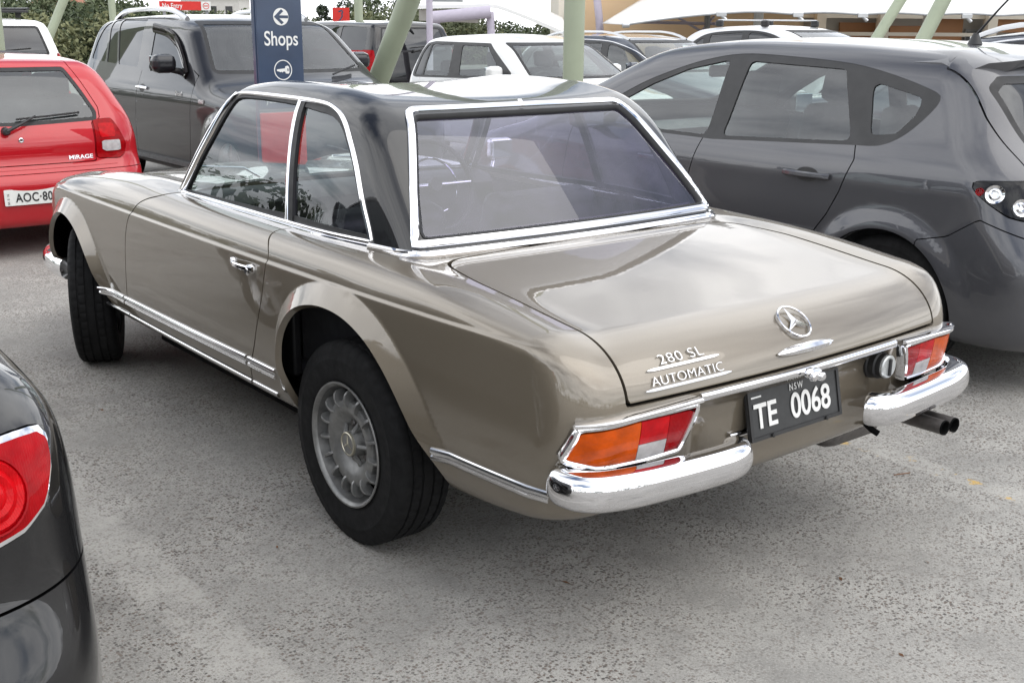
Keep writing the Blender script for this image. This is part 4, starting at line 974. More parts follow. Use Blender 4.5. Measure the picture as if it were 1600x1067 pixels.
    text('plate_lettering', 'TE', .094, 'letter_white', pc+ux*-.128+uy*-.037+nrmv*.001, ux, uy, pf, .0008, .90, .0016)
    text('plate_lettering', '0068', .096, 'letter_white', pc+ux*.062+uy*-.037+nrmv*.001, ux, uy, pf, .0008, .90, .0016)
    text('plate_lettering', 'NSW', .026, 'letter_white', pc+ux*.005+uy*.039+nrmv*.001, ux, uy, pf, .0006, .85, .0002, space=1.35)
    prism('plate_scuff', q(.020, .0022), pc+ux*-.160+uy*.047+nrmv*.001, ux, uy, .0014, 'letter_white', pf)
    for u in (-.11, .12): lathe('plate_bolt', [(0, .006), (-.004, .006), (-.005, .0005)], 'black_plastic', pf, 10, axis='Y', loc=pc+ux*u-uy*.0645+nrmv*.003)
    # number plate lamp: small chrome housing with two humps
    lm = lathe('plate_lamp', [(-.034, .0005), (-.033, .006), (-.026, .012), (-.012, .015), (0, .0125), (.012, .015), (.026, .012), (.033, .006), (.034, .0005)], 'chrome', car, 20, loc=(.0, 0, 0))
    lm.location = (0, -1.045, .637); lm.rotation_euler = (0, R_(8), 0)
    for dx in (-.017, .017): lathe('lamp_cup', [(0, .013), (-.010, .012), (-.014, .008), (-.015, .0005)], 'chrome', lm, 14, axis='Y', loc=(dx, -.012, -.006))
    # filler cap on the right, boot grip, star and script
    (p, qn) = on_rear(hero_f, [(.385, .578)]); 
    cap = lathe('filler_cap', [(0.03, .044), (-.006, .044), (-.010, .041), (-.028, .041), (-.032, .036), (-.046, .036), (-.050, .032), (-.050, .0005)], 'black_rubber', car, 32, axis='Y', loc=(0, 0, 0)); cap.location = p[0]
    lathe('cap_disc', [(-.047, .0345), (-.054, .0345), (-.057, .031), (-.057, .0005)], 'fuel_cap_metal', cap, 32, axis='Y'); box('cap_grip', (0, -.059, 0), (.010, .010, .052), 'black_plastic', cap, bev=.003)
    (P, Q) = on_rear(hero_f, [(x, .6995) for x in np.linspace(-.120, .112, 17)]); tt = np.linspace(-1, 1, 17); tp = np.sqrt(np.clip(1.02-np.abs(tt)**2.2, .03, 1))
    sweep('boot_grip', P+Q*.004, Q, [(-.013, -.006), (-.015, .004), (-.009, .014), (.003, .018), (.012, .011), (.014, -.006)], 'chrome', boot, scale=np.stack([tp, tp*.85+.1], 1))
    (p, qn) = on_rear(hero_f, [(0, .758)]); p = p[0]+qn[0]*.007; n0 = Vector(qn[0]); ux = Vector((1, 0, 0)); uy = n0.cross(ux)
    st = [];
    for k in range(3):
        a = math.pi/2+k*2*math.pi/3; st += [(.050*math.cos(a), .050*math.sin(a)), (.0095*math.cos(a+math.pi/3), .0095*math.sin(a+math.pi/3))]
    c3 = Vector(p); Vs = [c3+ux*u+uy*v for u, v in st]; Vs += [c3+n0*.009, c3-n0*.004]
    star = mesh_py('star_emblem', Vs, [(i, (i+1) % 6, 6) for i in range(6)]+[((i+1) % 6, i, 7) for i in range(6)], 'chrome', boot)
    tr = [c3+ux*(.0515*math.cos(t))+uy*(.0515*math.sin(t)) for t in np.arange(48)/48*2*math.pi]
    sweep('emblem_ring', np.array([list(v) for v in tr]), np.array([list(n0)]*48), [(-.0026, -.004), (-.0026, .002), (0, .0040), (.0026, .002), (.0026, -.004)], 'chrome', star, closed=True)
    for body_t, x0, x1, z0, size, sx, sp_ in (('280 SL', -.560, -.322, .726, .0385, 1.30, 1.10), ('AUTOMATIC', -.583, -.300, .6855, .0335, 1.20, 1.04)):
        (P, Q) = on_rear(hero_f, [(x, z0+(x-x0)*.012) for x in np.linspace(x0, x1, 14)])
        tp = np.ones(14); tp[0] = tp[-1] = .35
        bar = sweep('script_bar', P+Q*.003, Q, [(-.0034, -.006), (-.0034, .003), (.0034, .003), (.0034, -.006)], 'polished_trim', boot, scale=np.stack([tp, np.ones(14)], 1))
        (p2, qn2) = on_rear(hero_f, [((x0+x1)/2, z0+.020)]); n2 = Vector(qn2[0]); (pe, _) = on_rear(hero_f, [(x0, z0+.004), (x1, z0+.007)]); uxx = Vector(pe[1]-pe[0]).normalized(); uyy = n2.cross(uxx)
        base = (Vector(pe[0])+Vector(pe[1]))/2+n2*.006+uyy*.002
        text('script_lettering', body_t, size, 'polished_trim', base, uxx, uyy, boot, .0018, sx, -.0006, space=sp_)
    # tail pipes
    for x, y1 in ((.566, -1.118), (.612, -1.122)):
        tube('tail_pipe', [(x, -.55, .375), (x, -.9, .377), (x, y1, .378)], .0225, 'exhaust_steel', car, 20, caps=False); 
        lathe('pipe_mouth', [(.20, .0195), (.0, .0195), (-.002, .0225), (.004, .0228)], 'shadow_black', car, 20, axis='Y', loc=(x, y1, .378))
    box('silencer', (.50, -.62, .33), (.30, .5, .13), 'exhaust_steel', car, bev=.05)
    tube('tow_eye', [(.41, -.93, .39), (.41, -.975, .365), (.42, -.99, .355)], .010, 'shadow_black', car, 8)
    # front bumper end, just seen beyond the front wheel
    pl = catmull([(-.845, 2.62), (-.850, 2.74), (-.838, 2.88), (-.79, 3.02), (-.68, 3.12), (-.4, 3.19), (0, 3.21), (.4, 3.19), (.68, 3.12), (.79, 3.02), (.838, 2.88), (.85, 2.74), (.845, 2.62)], 4)
    t2 = np.gradient(pl, axis=0); nn = np.stack([-t2[:, 1], t2[:, 0]], 1); nn /= np.linalg.norm(nn, axis=1, keepdims=True)
    sweep('front_bumper', np.column_stack([pl*np.array([.985, 1])-np.array([0, .04]), np.full(len(pl), .405)]), np.column_stack([nn, np.zeros(len(pl))]), [(.055, -.05), (.050, -.015), (.03, .003), (0, .008), (-.03, .003), (-.050, -.015), (-.055, -.05)], 'chrome', car)
    # ---- wheels
    def bundt(loc, steer, flip):
        w = lathe('wheel', [(.09, .178), (-.070, .178), (-.088, .184), (-.0985, .1935), (-.1015, .1925), (-.1015, .1875), (-.0965, .1825), (-.091, .1795), (-.089, .1790)], 'cast_aluminium', car, 64)
        w.location = loc; w.rotation_euler = (0, 0, steer+(math.pi if flip else 0)); w.scale = (.93, 1, 1)
        tyre('tyre', .3135, .200, .186, w); lathe('rim_well', [(-.0895, .1792), (-.074, .1735), (-.063, .1685), (-.058, .1655), (-.053, .1670), (.02, .1675)], 'wheel_well_metal', w, 64)
        lathe('wheel_disc', [(-.030, .1315), (-.069, .1340), (-.077, .1315), (-.082, .122), (-.083, .108), (-.077, .094), (-.062, .078), (-.050, .066), (-.044, .054), (-.046, .044), (-.056, .040), (-.080, .0385), (-.083, .0375)], 'cast_aluminium', w, 60)
        lathe('hub_cap', [(-.080, .0385), (-.087, .0375), (-.0895, .035), (-.0885, .0325), (-.0860, .0315)], 'brass_trim', w, 32); lathe('cap_face', [(-.0862, .0316), (-.0862, .0005)], 'cast_aluminium', w, 32)
        lathe('brake_drum', [(.06, .156), (-.020, .166), (-.020, .0005)], 'shadow_black', w, 24)
        for k in range(3):
            a = math.pi/2+k*2*math.pi/3; tube('cap_star', [(-.0865, 0, 0), (-.0862, .028*math.cos(a), .028*math.sin(a))], [.0040, .0014], 'brass_trim', w, 6)
        fin = nut = None
        for k in range(15):
            if fin is None:
                pr = [(-.045, .167), (-.068, .1685), (-.083, .165), (-.093, .155), (-.0965, .142), (-.095, .129), (-.089, .118), (-.080, .112), (-.072, .121), (-.060, .134)]
                Vv = [(x, -.0042, r) for x, r in pr]+[(x, .0042, r) for x, r in pr]; k8 = len(pr)
                fin = mesh_py('wheel_fin', Vv, [tuple(range(k8)), tuple(range(2*k8-1, k8-1, -1))]+[(i, k8+i, k8+(i+1) % k8, (i+1) % k8) for i in range(k8)], 'cast_aluminium', w); o = fin; bevel(fin, .0016)
            else: o = fin.copy(); COL.objects.link(o); o.parent = w
            o.rotation_euler = (k/15*2*math.pi, 0, 0)
        for k in range(5):
            a = k*2*math.pi/5
            c = (-.040, .059*math.cos(a), .059*math.sin(a)); lathe('wheel_bolt', [(0, .012), (-.012, .012), (-.016, .008), (-.016, .0005)], 'exhaust_steel', w, 6, loc=c)
            a2 = a+math.pi/5; Vv = []
            tube('hub_rib', [(-.072, .037*math.cos(a2), .037*math.sin(a2)), (-.058, .060*math.cos(a2), .060*math.sin(a2)), (-.052, .084*math.cos(a2), .084*math.sin(a2))], [.009, .008, .005], 'cast_aluminium', w, 6)
        return w
    bundt((-.742, 0, .309), 0, False); bundt((.742, 0, .309), 0, True); bundt((-.735, 2.40, .309), R_(-24), False); bundt((.735, 2.40, .309), R_(-22), True)
    # ---- hardtop
    VT, FT = nets(top_f, (-.80, -.24, .84), (.80, 1.74, 1.40), .0125)
    VT, FT = clip(VT, FT, lambda P: P[:, 2]-.868)
    so_ = np.vstack([[(1.412, .892), (.083, .892)], catmull([(.083, .892), (.112, .945), (.140, .99), (.195, 1.087), (.232, 1.138), (.268, 1.178), (.312, 1.220), (.366, 1.250), (.43, 1.268), (.50, 1.276), (.663, 1.280), (.95, 1.280), (1.10, 1.275), (1.145, 1.262)], 4)[1:], [(1.235, 1.125), (1.385, .93)]])
    sf = lambda P: np.maximum(poly_sd(so_, P[:, 1], P[:, 2]), .45-np.abs(P[:, 0]))
    G = clip(VT, FT, lambda P: -sf(P)+.004); VT, FT = clip(VT, FT, sf)
    for s in (-1, 1):
        g1 = clip(*G, lambda P: s*P[:, 0]); yb = lambda P: P[:, 1]-(.556+(P[:, 2]-.887)*.24)
        panel('door_window', *clip(*g1, yb), top_f, 'coupe_side_glass', car, 0, -.010); panel('quarter_window', *clip(*g1, lambda P: -yb(P)), top_f, 'coupe_side_glass', car, 0, -.010)
        op = resample(so_, .02, True); (P, Q) = on_side(top_f, [tuple(v) for v in op], s)
        sweep('window_surround', P, Q, [(-.0085, -.012), (-.0085, .003), (-.005, .0075), (.004, .0075), (.0075, .003), (.0075, -.012)], 'chrome', car, closed=True)
        ins = op+(op.mean(0)-op)*0; sd_ = np.array([poly_sd(so_, np.array([v[0]]), np.array([v[1]]))[0] for v in op])
        c0 = so_.mean(0); inner = op+(c0-op)/np.linalg.norm(c0-op, axis=1, keepdims=True)*.016; (P, Q) = on_side(top_f, [tuple(v) for v in inner], s)
        sweep('window_rubber', P, Q, [(-.010, -.016), (-.010, -.004), (.010, -.004), (.010, -.016)], 'black_rubber', car, closed=True)
        (P, Q) = on_side(top_f, [(y, .886) for y in np.linspace(1.44, .085, 30)], s); sweep('waist_moulding', P, Q, [(-.013, -.01), (-.013, .007), (-.008, .011), (-.002, .010), (0, .006), (.002, .010), (.009, .010), (.012, .006), (.012, -.01)], 'chrome', car, ang=30)
        bp_ = [(.557+(z-.887)*.24, z) for z in np.linspace(.895, 1.276, 12)]; (P, Q) = on_side(top_f, bp_, s); sweep('window_post', P, Q, [(-.009, -.012), (-.009, .002), (-.004, .006), (.004, .006), (.009, .002), (.009, -.012)], 'chrome', car)
        bp_ = [(.557-.022+(z-.887)*.24, z) for z in np.linspace(.895, 1.272, 12)]; (P, Q) = on_side(top_f, bp_, s); sweep('post_seal', P, Q, [(-.013, -.014), (-.013, .0), (.013, .0), (.013, -.014)], 'black_rubber', car)
        ap = [(1.172, 1.268), (1.262, 1.125), (1.335, 1.02), (1.412, .925), (1.445, .885)]; (P, Q) = on_side(top_f, [tuple(v) for v in catmull(ap, 4)], s); sweep('screen_pillar_trim', P, Q, rnd_prof(.020, .012), 'chrome', car)
    # windscreen and rear window
    ws = lambda P: np.maximum(np.maximum(np.abs(P[:, 0])-(GX(P[:, 2])-.045), np.maximum(.90-P[:, 2], P[:, 2]-1.258)), 1.0-P[:, 1])
    panel('windscreen', *clip(VT, FT, lambda P: -ws(P)), top_f, 'clear_glass', car, 0, -.006); VT, FT = clip(VT, FT, ws)
    ro = np.array([(-.640, .893), (-.606, .975), (-.576, 1.045), (-.548, 1.10), (-.520, 1.155), (-.494, 1.205), (-.470, 1.246), (-.452, 1.268), (-.428, 1.2745), (0, 1.2745), (.428, 1.2745), (.452, 1.268), (.470, 1.246), (.494, 1.205), (.520, 1.155), (.548, 1.10), (.576, 1.045), (.606, .975), (.640, .893)])
    def inset(poly, d):
        P = np.asarray(poly); a = np.roll(P, 1, 0); b = np.roll(P, -1, 0); e1 = P-a; e2 = b-P; e1 /= np.linalg.norm(e1, axis=1, keepdims=True); e2 /= np.linalg.norm(e2, axis=1, keepdims=True)
        n1 = np.stack([-e1[:, 1], e1[:, 0]], 1); n2_ = np.stack([-e2[:, 1], e2[:, 0]], 1); m = n1+n2_; m /= np.linalg.norm(m, axis=1, keepdims=True); c = (m*n1).sum(1, keepdims=True)
        ar = 0.5*np.sum(P[:, 0]*np.roll(P[:, 1], -1)-np.roll(P[:, 0], -1)*P[:, 1]); return P+m/np.maximum(c, .4)*d*(1 if ar > 0 else -1)
    rg = rpoly(inset(ro, .036), .022); rf = lambda P: np.maximum(poly_sd(inset(ro, .027), P[:, 0], P[:, 2]), P[:, 1]-.6)
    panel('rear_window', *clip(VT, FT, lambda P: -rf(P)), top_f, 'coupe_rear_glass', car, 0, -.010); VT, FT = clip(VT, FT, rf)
    (P, Q) = on_rear(top_f, resample(inset(ro, .0115), .014, True)); sweep('rear_window_frame', P, Q, [(-.0125, -.012), (-.0125, .006), (-.009, .010), (-.003, .0105), (-.001, .007), (.001, .007), (.003, .0115), (.009, .011), (.0125, .006), (.0125, -.012)], 'chrome', car, closed=True, ang=30)
    (P, Q) = on_rear(top_f, resample(rpoly(inset(ro, .028), .02), .014, True)); sweep('rear_window_seal', P, Q, [(-.007, -.018), (-.007, .003), (-.003, .004), (.004, -.002), (.0065, -.008), (.0065, -.018)], 'black_rubber', car, closed=True)
    box('frame_joint', tuple(on_rear(top_f, [(0, 1.263)])[0][0]+on_rear(top_f, [(0, 1.263)])[1][0]*.009), (.016, .010, .026), 'polished_trim', car, rot=Matrix.Rotation(R_(-40), 4, 'X'))
    # base moulding under the hardtop, from side to side round the tail
    pts = [(-1, y) for y in np.linspace(.085, .0, 4)]
    zb = .876; ang = np.linspace(-math.pi/2-.0, math.pi/2, 60); O = np.array([(0, .35, zb)]*60)
    thx = np.linspace(R_(202), R_(338), 60); D = np.stack([np.cos(thx)*1.0, np.sin(thx)*1.0, 0*thx], 1)
    oo = np.array([(0, .36, zb)]*60)+D*1.2; P = hit(top_f, oo, -D, 0, 1.19); Q = nrm(top_f, P)
    sweep('base_moulding', P, Q, [(-.013, -.012), (-.014, .008), (-.008, .014), (-.002, .012), (.0, .009), (.002, .012), (.008, .013), (.013, .006), (.013, -.012)], 'chrome', car, ang=30)
    P2 = P.copy(); P2[:, 2] -= .016; sweep('base_seal', P2, Q, [(-.007, -.012), (-.007, .008), (.006, .008), (.006, -.012)], 'black_rubber', car)
    panel('hardtop', VT, FT, top_f, 'black_roof_paint', car, .012)
    lin = lambda P: top_f(P)+.03; Vl, Fl = nets(lin, (-.8, -.24, .86), (.8, 1.74, 1.4), .035)
    Vl, Fl = clip(Vl, Fl, lambda P: np.minimum(np.minimum(P[:, 2]-.90, poly_sd(so_, P[:, 1], P[:, 2])), np.minimum(rf(P), 1.1-P[:, 1])))
    mesh_np('headlining', Vl, Fl[:, ::-1], 'headliner', car, -nrm(lin, Vl))
    # ---- cabin
    box('cabin_floor', (0, .75, .36), (1.36, 1.7, .04), 'dark_trim_cloth', car); box('parcel_shelf', (0, .16, .66), (1.30, .44, .05), 'dark_trim_cloth', car, bev=.015); box('rear_bulkhead', (0, -.07, .62), (1.26, .03, .50), 'dark_trim_cloth', car)
    for s in (-1, 1): box('door_trim', (s*.735, .98, .62), (.035, 1.05, .46), 'black_leather', car, bev=.012); box('quarter_trim', (s*.70, .20, .66), (.05, .50, .42), 'dark_trim_cloth', car, bev=.012)
    Pd = np.array([(x, 1.36-.05*x*x, .842) for x in np.linspace(-.66, .66, 15)]); sweep('dashboard', Pd, np.array([(0, 0, 1.)]*15), [(-.20, -.16), (-.20, .02), (-.10, .045), (.02, .050), (.10, .040), (.135, .01), (.13, -.05), (.10, -.17)], 'black_leather', car)
    sweep('dash_strip', np.array([(x, 1.235-.05*x*x, .83) for x in np.linspace(-.62, .62, 12)]), np.array([(0, -1., 0)]*12), rnd_prof(.012, .006), 'chrome', car)
    for s in (-1, 1):
        st_ = box('seat', (s*.36, .86, .50), (.50, .52, .16), 'black_leather', car, bev=.05)
        b = box('seat_back', (s*.36, .56, .70), (.50, .15, .44), 'black_leather', car, bev=.05, rot=Matrix.Rotation(R_(12), 4, 'X'))
    sw = bpy.data.objects.new('steering_wheel', None)
    c = Vector((.335, 1.205, .858)); ax = Vector((0, -.93, .37)).normalized(); u = Vector((1, 0, 0)); v = ax.cross(u)
    def ring_pts(r, n=36): return np.array([list(c+u*(r*math.cos(t))+v*(r*math.sin(t))) for t in np.arange(n)/n*2*math.pi])
    def ring_tube(nm, r, tr, mt, par): P = ring_pts(r); return sweep(nm, P, np.array([list(ax)]*len(P)), [(tr*math.cos(t), tr*math.sin(t)) for t in np.arange(8)/8*2*math.pi], mt, par, closed=True)
    whl = ring_tube('steering_wheel', .195, .011, 'black_plastic', car); ring_tube('horn_ring', .118, .005, 'chrome', whl)
    for a in (0, math.pi): tube('wheel_spoke', [c, c+u*(.19*math.cos(a))], .010, 'chrome', whl, 8)
    tube('steering_column', [c+ax*.02, c-ax*.30], .03, 'black_plastic', whl)
    # right door mirror seen through the rear window, and the cabin mirror
    mo = box('door_mirror', (.915, 1.50, .955), (.135, .05, .098), 'chrome', car, bev=.02); box('mirror_face', (.915, 1.4735, .955), (.112, .004, .078), 'mirror_glass', mo, bev=.001); tube('mirror_stalk', [(.84, 1.46, .86), (.885, 1.50, .915)], .010, 'chrome', mo, 10)
    cm = box('cabin_mirror', (0, 1.20, 1.235), (.20, .03, .05), 'black_plastic', car, bev=.012); tube('mirror_stem', [(0, 1.21, 1.25), (0, 1.26, 1.285)], .007, 'chrome', cm, 8)
    for s in (-.30, .32): tube('wiper_arm', [(s, 1.56, .905), (s-.10, 1.50, .955), (s-.34, 1.44, .985)], [.006, .005, .004], 'polished_trim', car, 6)
    return car
# ---------------------------------------------------------------- the other cars: outer surface from a few section curves
def car_f(p):
    T, R, Fr, X, PL = p['T'], p['R'], p['F'], p['X'], p['PL']
    kt, ks, ke = p.get('kt', .12), p.get('ks', .14), p.get('ke', .14)
    br, bf = p.get('br', .16), p.get('bf', .28); cr = p.get('crown', .06); zb = p.get('zb', .22)
    arches = p['arches']; fl = p.get('flare', .02); crs = p.get('creases', []); wb = p.get('wbow', .16); ymid = p['ymid']
    def f(P):
        a = np.sqrt(P[:, 0]**2+1e-6); y = P[:, 1]; z = P[:, 2]
        W = X(z)+PL(y)
        for (yc, zc, r) in arches:
            d = np.hypot(y-yc, z-zc)-r; q = np.clip(1-d/.11, 0, 1); W = W+fl*q*q*(3-2*q)*sstep(.28, .5, z)
        for (zc, amp, w) in crs: W = W+amp*np.exp(-((z-zc(y))/w)**2)
        yy = y+np.where(y > ymid, wb, -p.get('rbow', .10))*a*a       # screens bow towards the middle
        t = (z-T(yy)+cr*a*a)*p.get('tk', .9)
        q = smax((a-W)*.96, t, kt)
        q = smax(q, (R(z)+br*a*a-y)*.95, ke)
        q = smax(q, (y-Fr(z)+bf*a*a)*.95, ke)
        return smax(q, zb-z, .06)
    return f
CARS = {}
# grey five-door hatchback beside the coupe (nose away)
CARS['grey'] = dict(L=4.45, loc=(2.83, -.76), rot=0, ymid=2.0, zb=.2,
    T=lspl([(-.2, .90), (.16, 1.0), (.20, 1.375), (.35, 1.405), (.7, 1.437), (1.2, 1.462), (1.8, 1.468), (2.2, 1.455), (2.55, 1.415), (3.05, 1.20), (3.55, .985), (3.8, .93), (4.15, .84), (4.5, .68)], .09),
    R=cspl([(.15, .10), (.25, .03), (.40, .0), (.55, .0), (.66, .05), (.75, .10), (.85, .15), (.95, .20), (1.05, .30), (1.2, .40), (1.4, .50), (1.6, .6)]),
    F=cspl([(.2, 4.36), (.4, 4.44), (.6, 4.43), (.8, 4.33), (1.0, 4.2)]),
    X=cspl([(.18, .79), (.26, .835), (.40, .862), (.55, .872), (.70, .868), (.80, .862), (.88, .857), (.95, .838), (1.02, .806), (1.2, .738), (1.36, .672), (1.46, .62)]),
    PL=cspl([(0, -.035), (.4, -.012), (.9, .004), (1.6, 0), (2.5, 0), (3.4, 0), (3.9, -.02), (4.4, -.09)]),
    arches=[(.83, .32, .345), (3.46, .32, .345)], flare=.022, kt=.10, ke=.20, br=.17)
CARS['red'] = dict(L=3.86, loc=(-.25, 4.95), rot=0, ymid=1.8, zb=.2,
    T=lspl([(-.2, .80), (.18, .93), (.30, 1.12), (.43, 1.242), (.58, 1.268), (1.0, 1.288), (1.5, 1.29), (2.0, 1.265), (2.35, 1.17), (2.9, .94), (3.3, .90), (3.86, .70)], .05),
    R=cspl([(.15, .08), (.25, .03), (.40, .0), (.52, .0), (.58, .045), (.64, .075), (.72, .075), (.80, .085), (.90, .11), (1.0, .17), (1.2, .30), (1.4, .45)]),
    F=cspl([(.2, 3.8), (.45, 3.86), (.7, 3.78), (.9, 3.6)]),
    X=cspl([(.18, .76), (.3, .815), (.5, .842), (.65, .845), (.78, .83), (.88, .80), (1.0, .745), (1.2, .66), (1.36, .58)]),
    PL=cspl([(0, -.045), (.5, -.01), (1.2, 0), (2.6, 0), (3.2, -.02), (3.86, -.09)]),
    arches=[(.72, .29, .315), (3.12, .29, .315)], flare=.008, kt=.11, ke=.18, br=.13, rbow=.05, crown=.05)
CARS['suv'] = dict(L=4.55, loc=(2.37, 9.38), rot=180, sc=.985, ymid=2.0, zb=.26,
    T=lspl([(-.2, 1.0), (.08, 1.15), (.30, 1.46), (.42, 1.55), (.8, 1.585), (1.5, 1.605), (2.1, 1.60), (2.5, 1.57), (2.75, 1.52), (3.30, 1.10), (3.45, 1.05), (3.9, .995), (4.25, .92), (4.6, .74)], .06),
    R=cspl([(.2, .10), (.35, .02), (.6, 0), (.85, .03), (1.0, .06), (1.2, .14), (1.5, .28)]),
    F=cspl([(.25, 4.45), (.45, 4.54), (.7, 4.55), (.9, 4.48), (1.05, 4.35)]),
    X=cspl([(.22, .84), (.32, .875), (.45, .895), (.7, .91), (.85, .915), (.94, .905), (1.02, .88), (1.2, .82), (1.4, .755), (1.6, .69)]),
    PL=cspl([(0, -.05), (.4, -.01), (.9, 0), (3.4, 0), (4.0, -.02), (4.5, -.11)]),
    arches=[(.93, .36, .385), (3.62, .36, .385)], flare=.03, kt=.11, ke=.18)
CARS['white'] = dict(L=3.70, loc=(5.93, 8.93), rot=180, sc=.94, ymid=1.6, zb=.22,
    T=lspl([(-.2, .92), (.12, 1.08), (.28, 1.36), (.36, 1.435), (.7, 1.475), (1.2, 1.492), (1.6, 1.48), (1.95, 1.43), (2.15, 1.36), (2.75, .99), (2.95, .95), (3.4, .86), (3.7, .70)], .05),
    R=cspl([(.15, .10), (.3, .01), (.5, 0), (.8, .03), (1.0, .07), (1.2, .15), (1.5, .27)]),
    F=cspl([(.2, 3.6), (.45, 3.69), (.7, 3.66), (.9, 3.5)]),
    X=cspl([(.18, .78), (.3, .82), (.5, .843), (.75, .845), (.92, .835), (1.0, .815), (1.2, .745), (1.4, .665), (1.5, .62)]),
    PL=cspl([(0, -.05), (.5, -.005), (1.2, 0), (2.5, 0), (3.1, -.02), (3.7, -.12)]),
    arches=[(.62, .30, .325), (3.0, .30, .325)], flare=.02, kt=.10, ke=.18)
CARS['wagon'] = dict(L=4.75, loc=(8.60, 10.35), rot=180, sc=.95, ymid=2.0, zb=.2,
    T=lspl([(-.2, .95), (.1, 1.08), (.45, 1.37), (.6, 1.425), (1.3, 1.455), (2.0, 1.46), (2.45, 1.42), (2.65, 1.375), (3.35, 1.0), (3.6, .955), (4.2, .85), (4.75, .68)], .06),
    R=cspl([(.15, .1), (.3, .02), (.55, 0), (.8, .04), (1.0, .1), (1.4, .4)]),
    F=cspl([(.2, 4.65), (.45, 4.74), (.7, 4.68), (.9, 4.5)]),
    X=cspl([(.18, .82), (.3, .86), (.5, .885), (.75, .885), (.92, .87), (1.0, .84), (1.2, .765), (1.4, .68), (1.5, .63)]),
    PL=cspl([(0, -.06), (.6, -.01), (1.2, 0), (3.4, 0), (4.1, -.02), (4.75, -.13)]),
    arches=[(.98, .32, .345), (3.72, .32, .345)], flare=.015, kt=.11, ke=.2)
CARS['crossover'] = dict(L=4.50, loc=(12.25, 10.75), rot=180, ymid=2.0, zb=.25,
    T=lspl([(-.2, 1.0), (.1, 1.1), (.40, 1.36), (.6, 1.455), (1.0, 1.495), (1.6, 1.515), (2.1, 1.50), (2.5, 1.44), (2.75, 1.36), (3.25, 1.08), (3.5, 1.01), (4.1, .93), (4.5, .74)], .07),
    R=cspl([(.15, .1), (.35, .02), (.6, 0), (.9, .04), (1.1, .12), (1.5, .36)]),
    F=cspl([(.2, 4.4), (.5, 4.49), (.75, 4.45), (.95, 4.25)]),
    X=cspl([(.2, .83), (.32, .88), (.55, .905), (.8, .905), (.95, .89), (1.05, .85), (1.2, .80), (1.4, .72), (1.55, .65)]),
    PL=cspl([(0, -.06), (.6, -.01), (1.2, 0), (3.3, 0), (4.0, -.02), (4.5, -.13)]),
    arches=[(.9, .35, .375), (3.55, .35, .375)], flare=.025, kt=.13, ke=.2)
CARS['black'] = dict(L=4.65, loc=(-2.75, -1.24), rot=0, ymid=2.1, zb=.2,
    T=lspl([(-.2, .93), (.1, 1.0), (.5, 1.03), (.85, 1.05), (1.6, 1.39), (2.0, 1.44), (2.6, 1.41), (3.4, 1.0), (3.9, .93), (4.65, .72)], .06),
    R=cspl([(.15, .10), (.25, .03), (.38, .0), (.52, .0), (.60, .035), (.68, .065), (.80, .075), (.92, .10), (1.05, .17), (1.3, .4)]),
    F=cspl([(.2, 4.55), (.45, 4.64), (.7, 4.6), (.9, 4.4)]),
    X=cspl([(.18, .80), (.3, .86), (.5, .882), (.7, .885), (.85, .872), (.95, .845), (1.05, .79), (1.2, .71), (1.44, .6)]),
    PL=cspl([(0, -.05), (.5, -.01), (1.2, 0), (3.2, 0), (4.0, -.02), (4.65, -.12)]),
    arches=[(1.0, .31, .335), (3.7, .31, .335)], flare=.012, kt=.10, ke=.20, br=.14)
CARS['boxy'] = dict(L=4.7, loc=(8.85, 14.0), rot=0, ymid=2.0, zb=.3,
    T=lspl([(-.2, 1.46), (.1, 1.50), (.4, 1.525), (1.5, 1.54), (2.5, 1.53), (2.9, 1.47), (3.4, 1.08), (3.6, 1.03), (4.4, .95), (4.7, .8)], .05),
    R=cspl([(.2, .06), (.4, 0), (.7, 0), (.9, .03), (1.05, .05), (1.3, .12), (1.55, .22)]),
    F=cspl([(.25, 4.6), (.5, 4.7), (.9, 4.6)]),
    X=cspl([(.2, .84), (.4, .90), (.7, .915), (.95, .90), (1.05, .875), (1.3, .80), (1.55, .72)]),
    PL=cspl([(0, -.03), (.6, 0), (3.6, 0), (4.2, -.02), (4.7, -.10)]),
    arches=[(.95, .37, .39), (3.7, .37, .39)], flare=.02, kt=.08, ke=.10, br=.07)
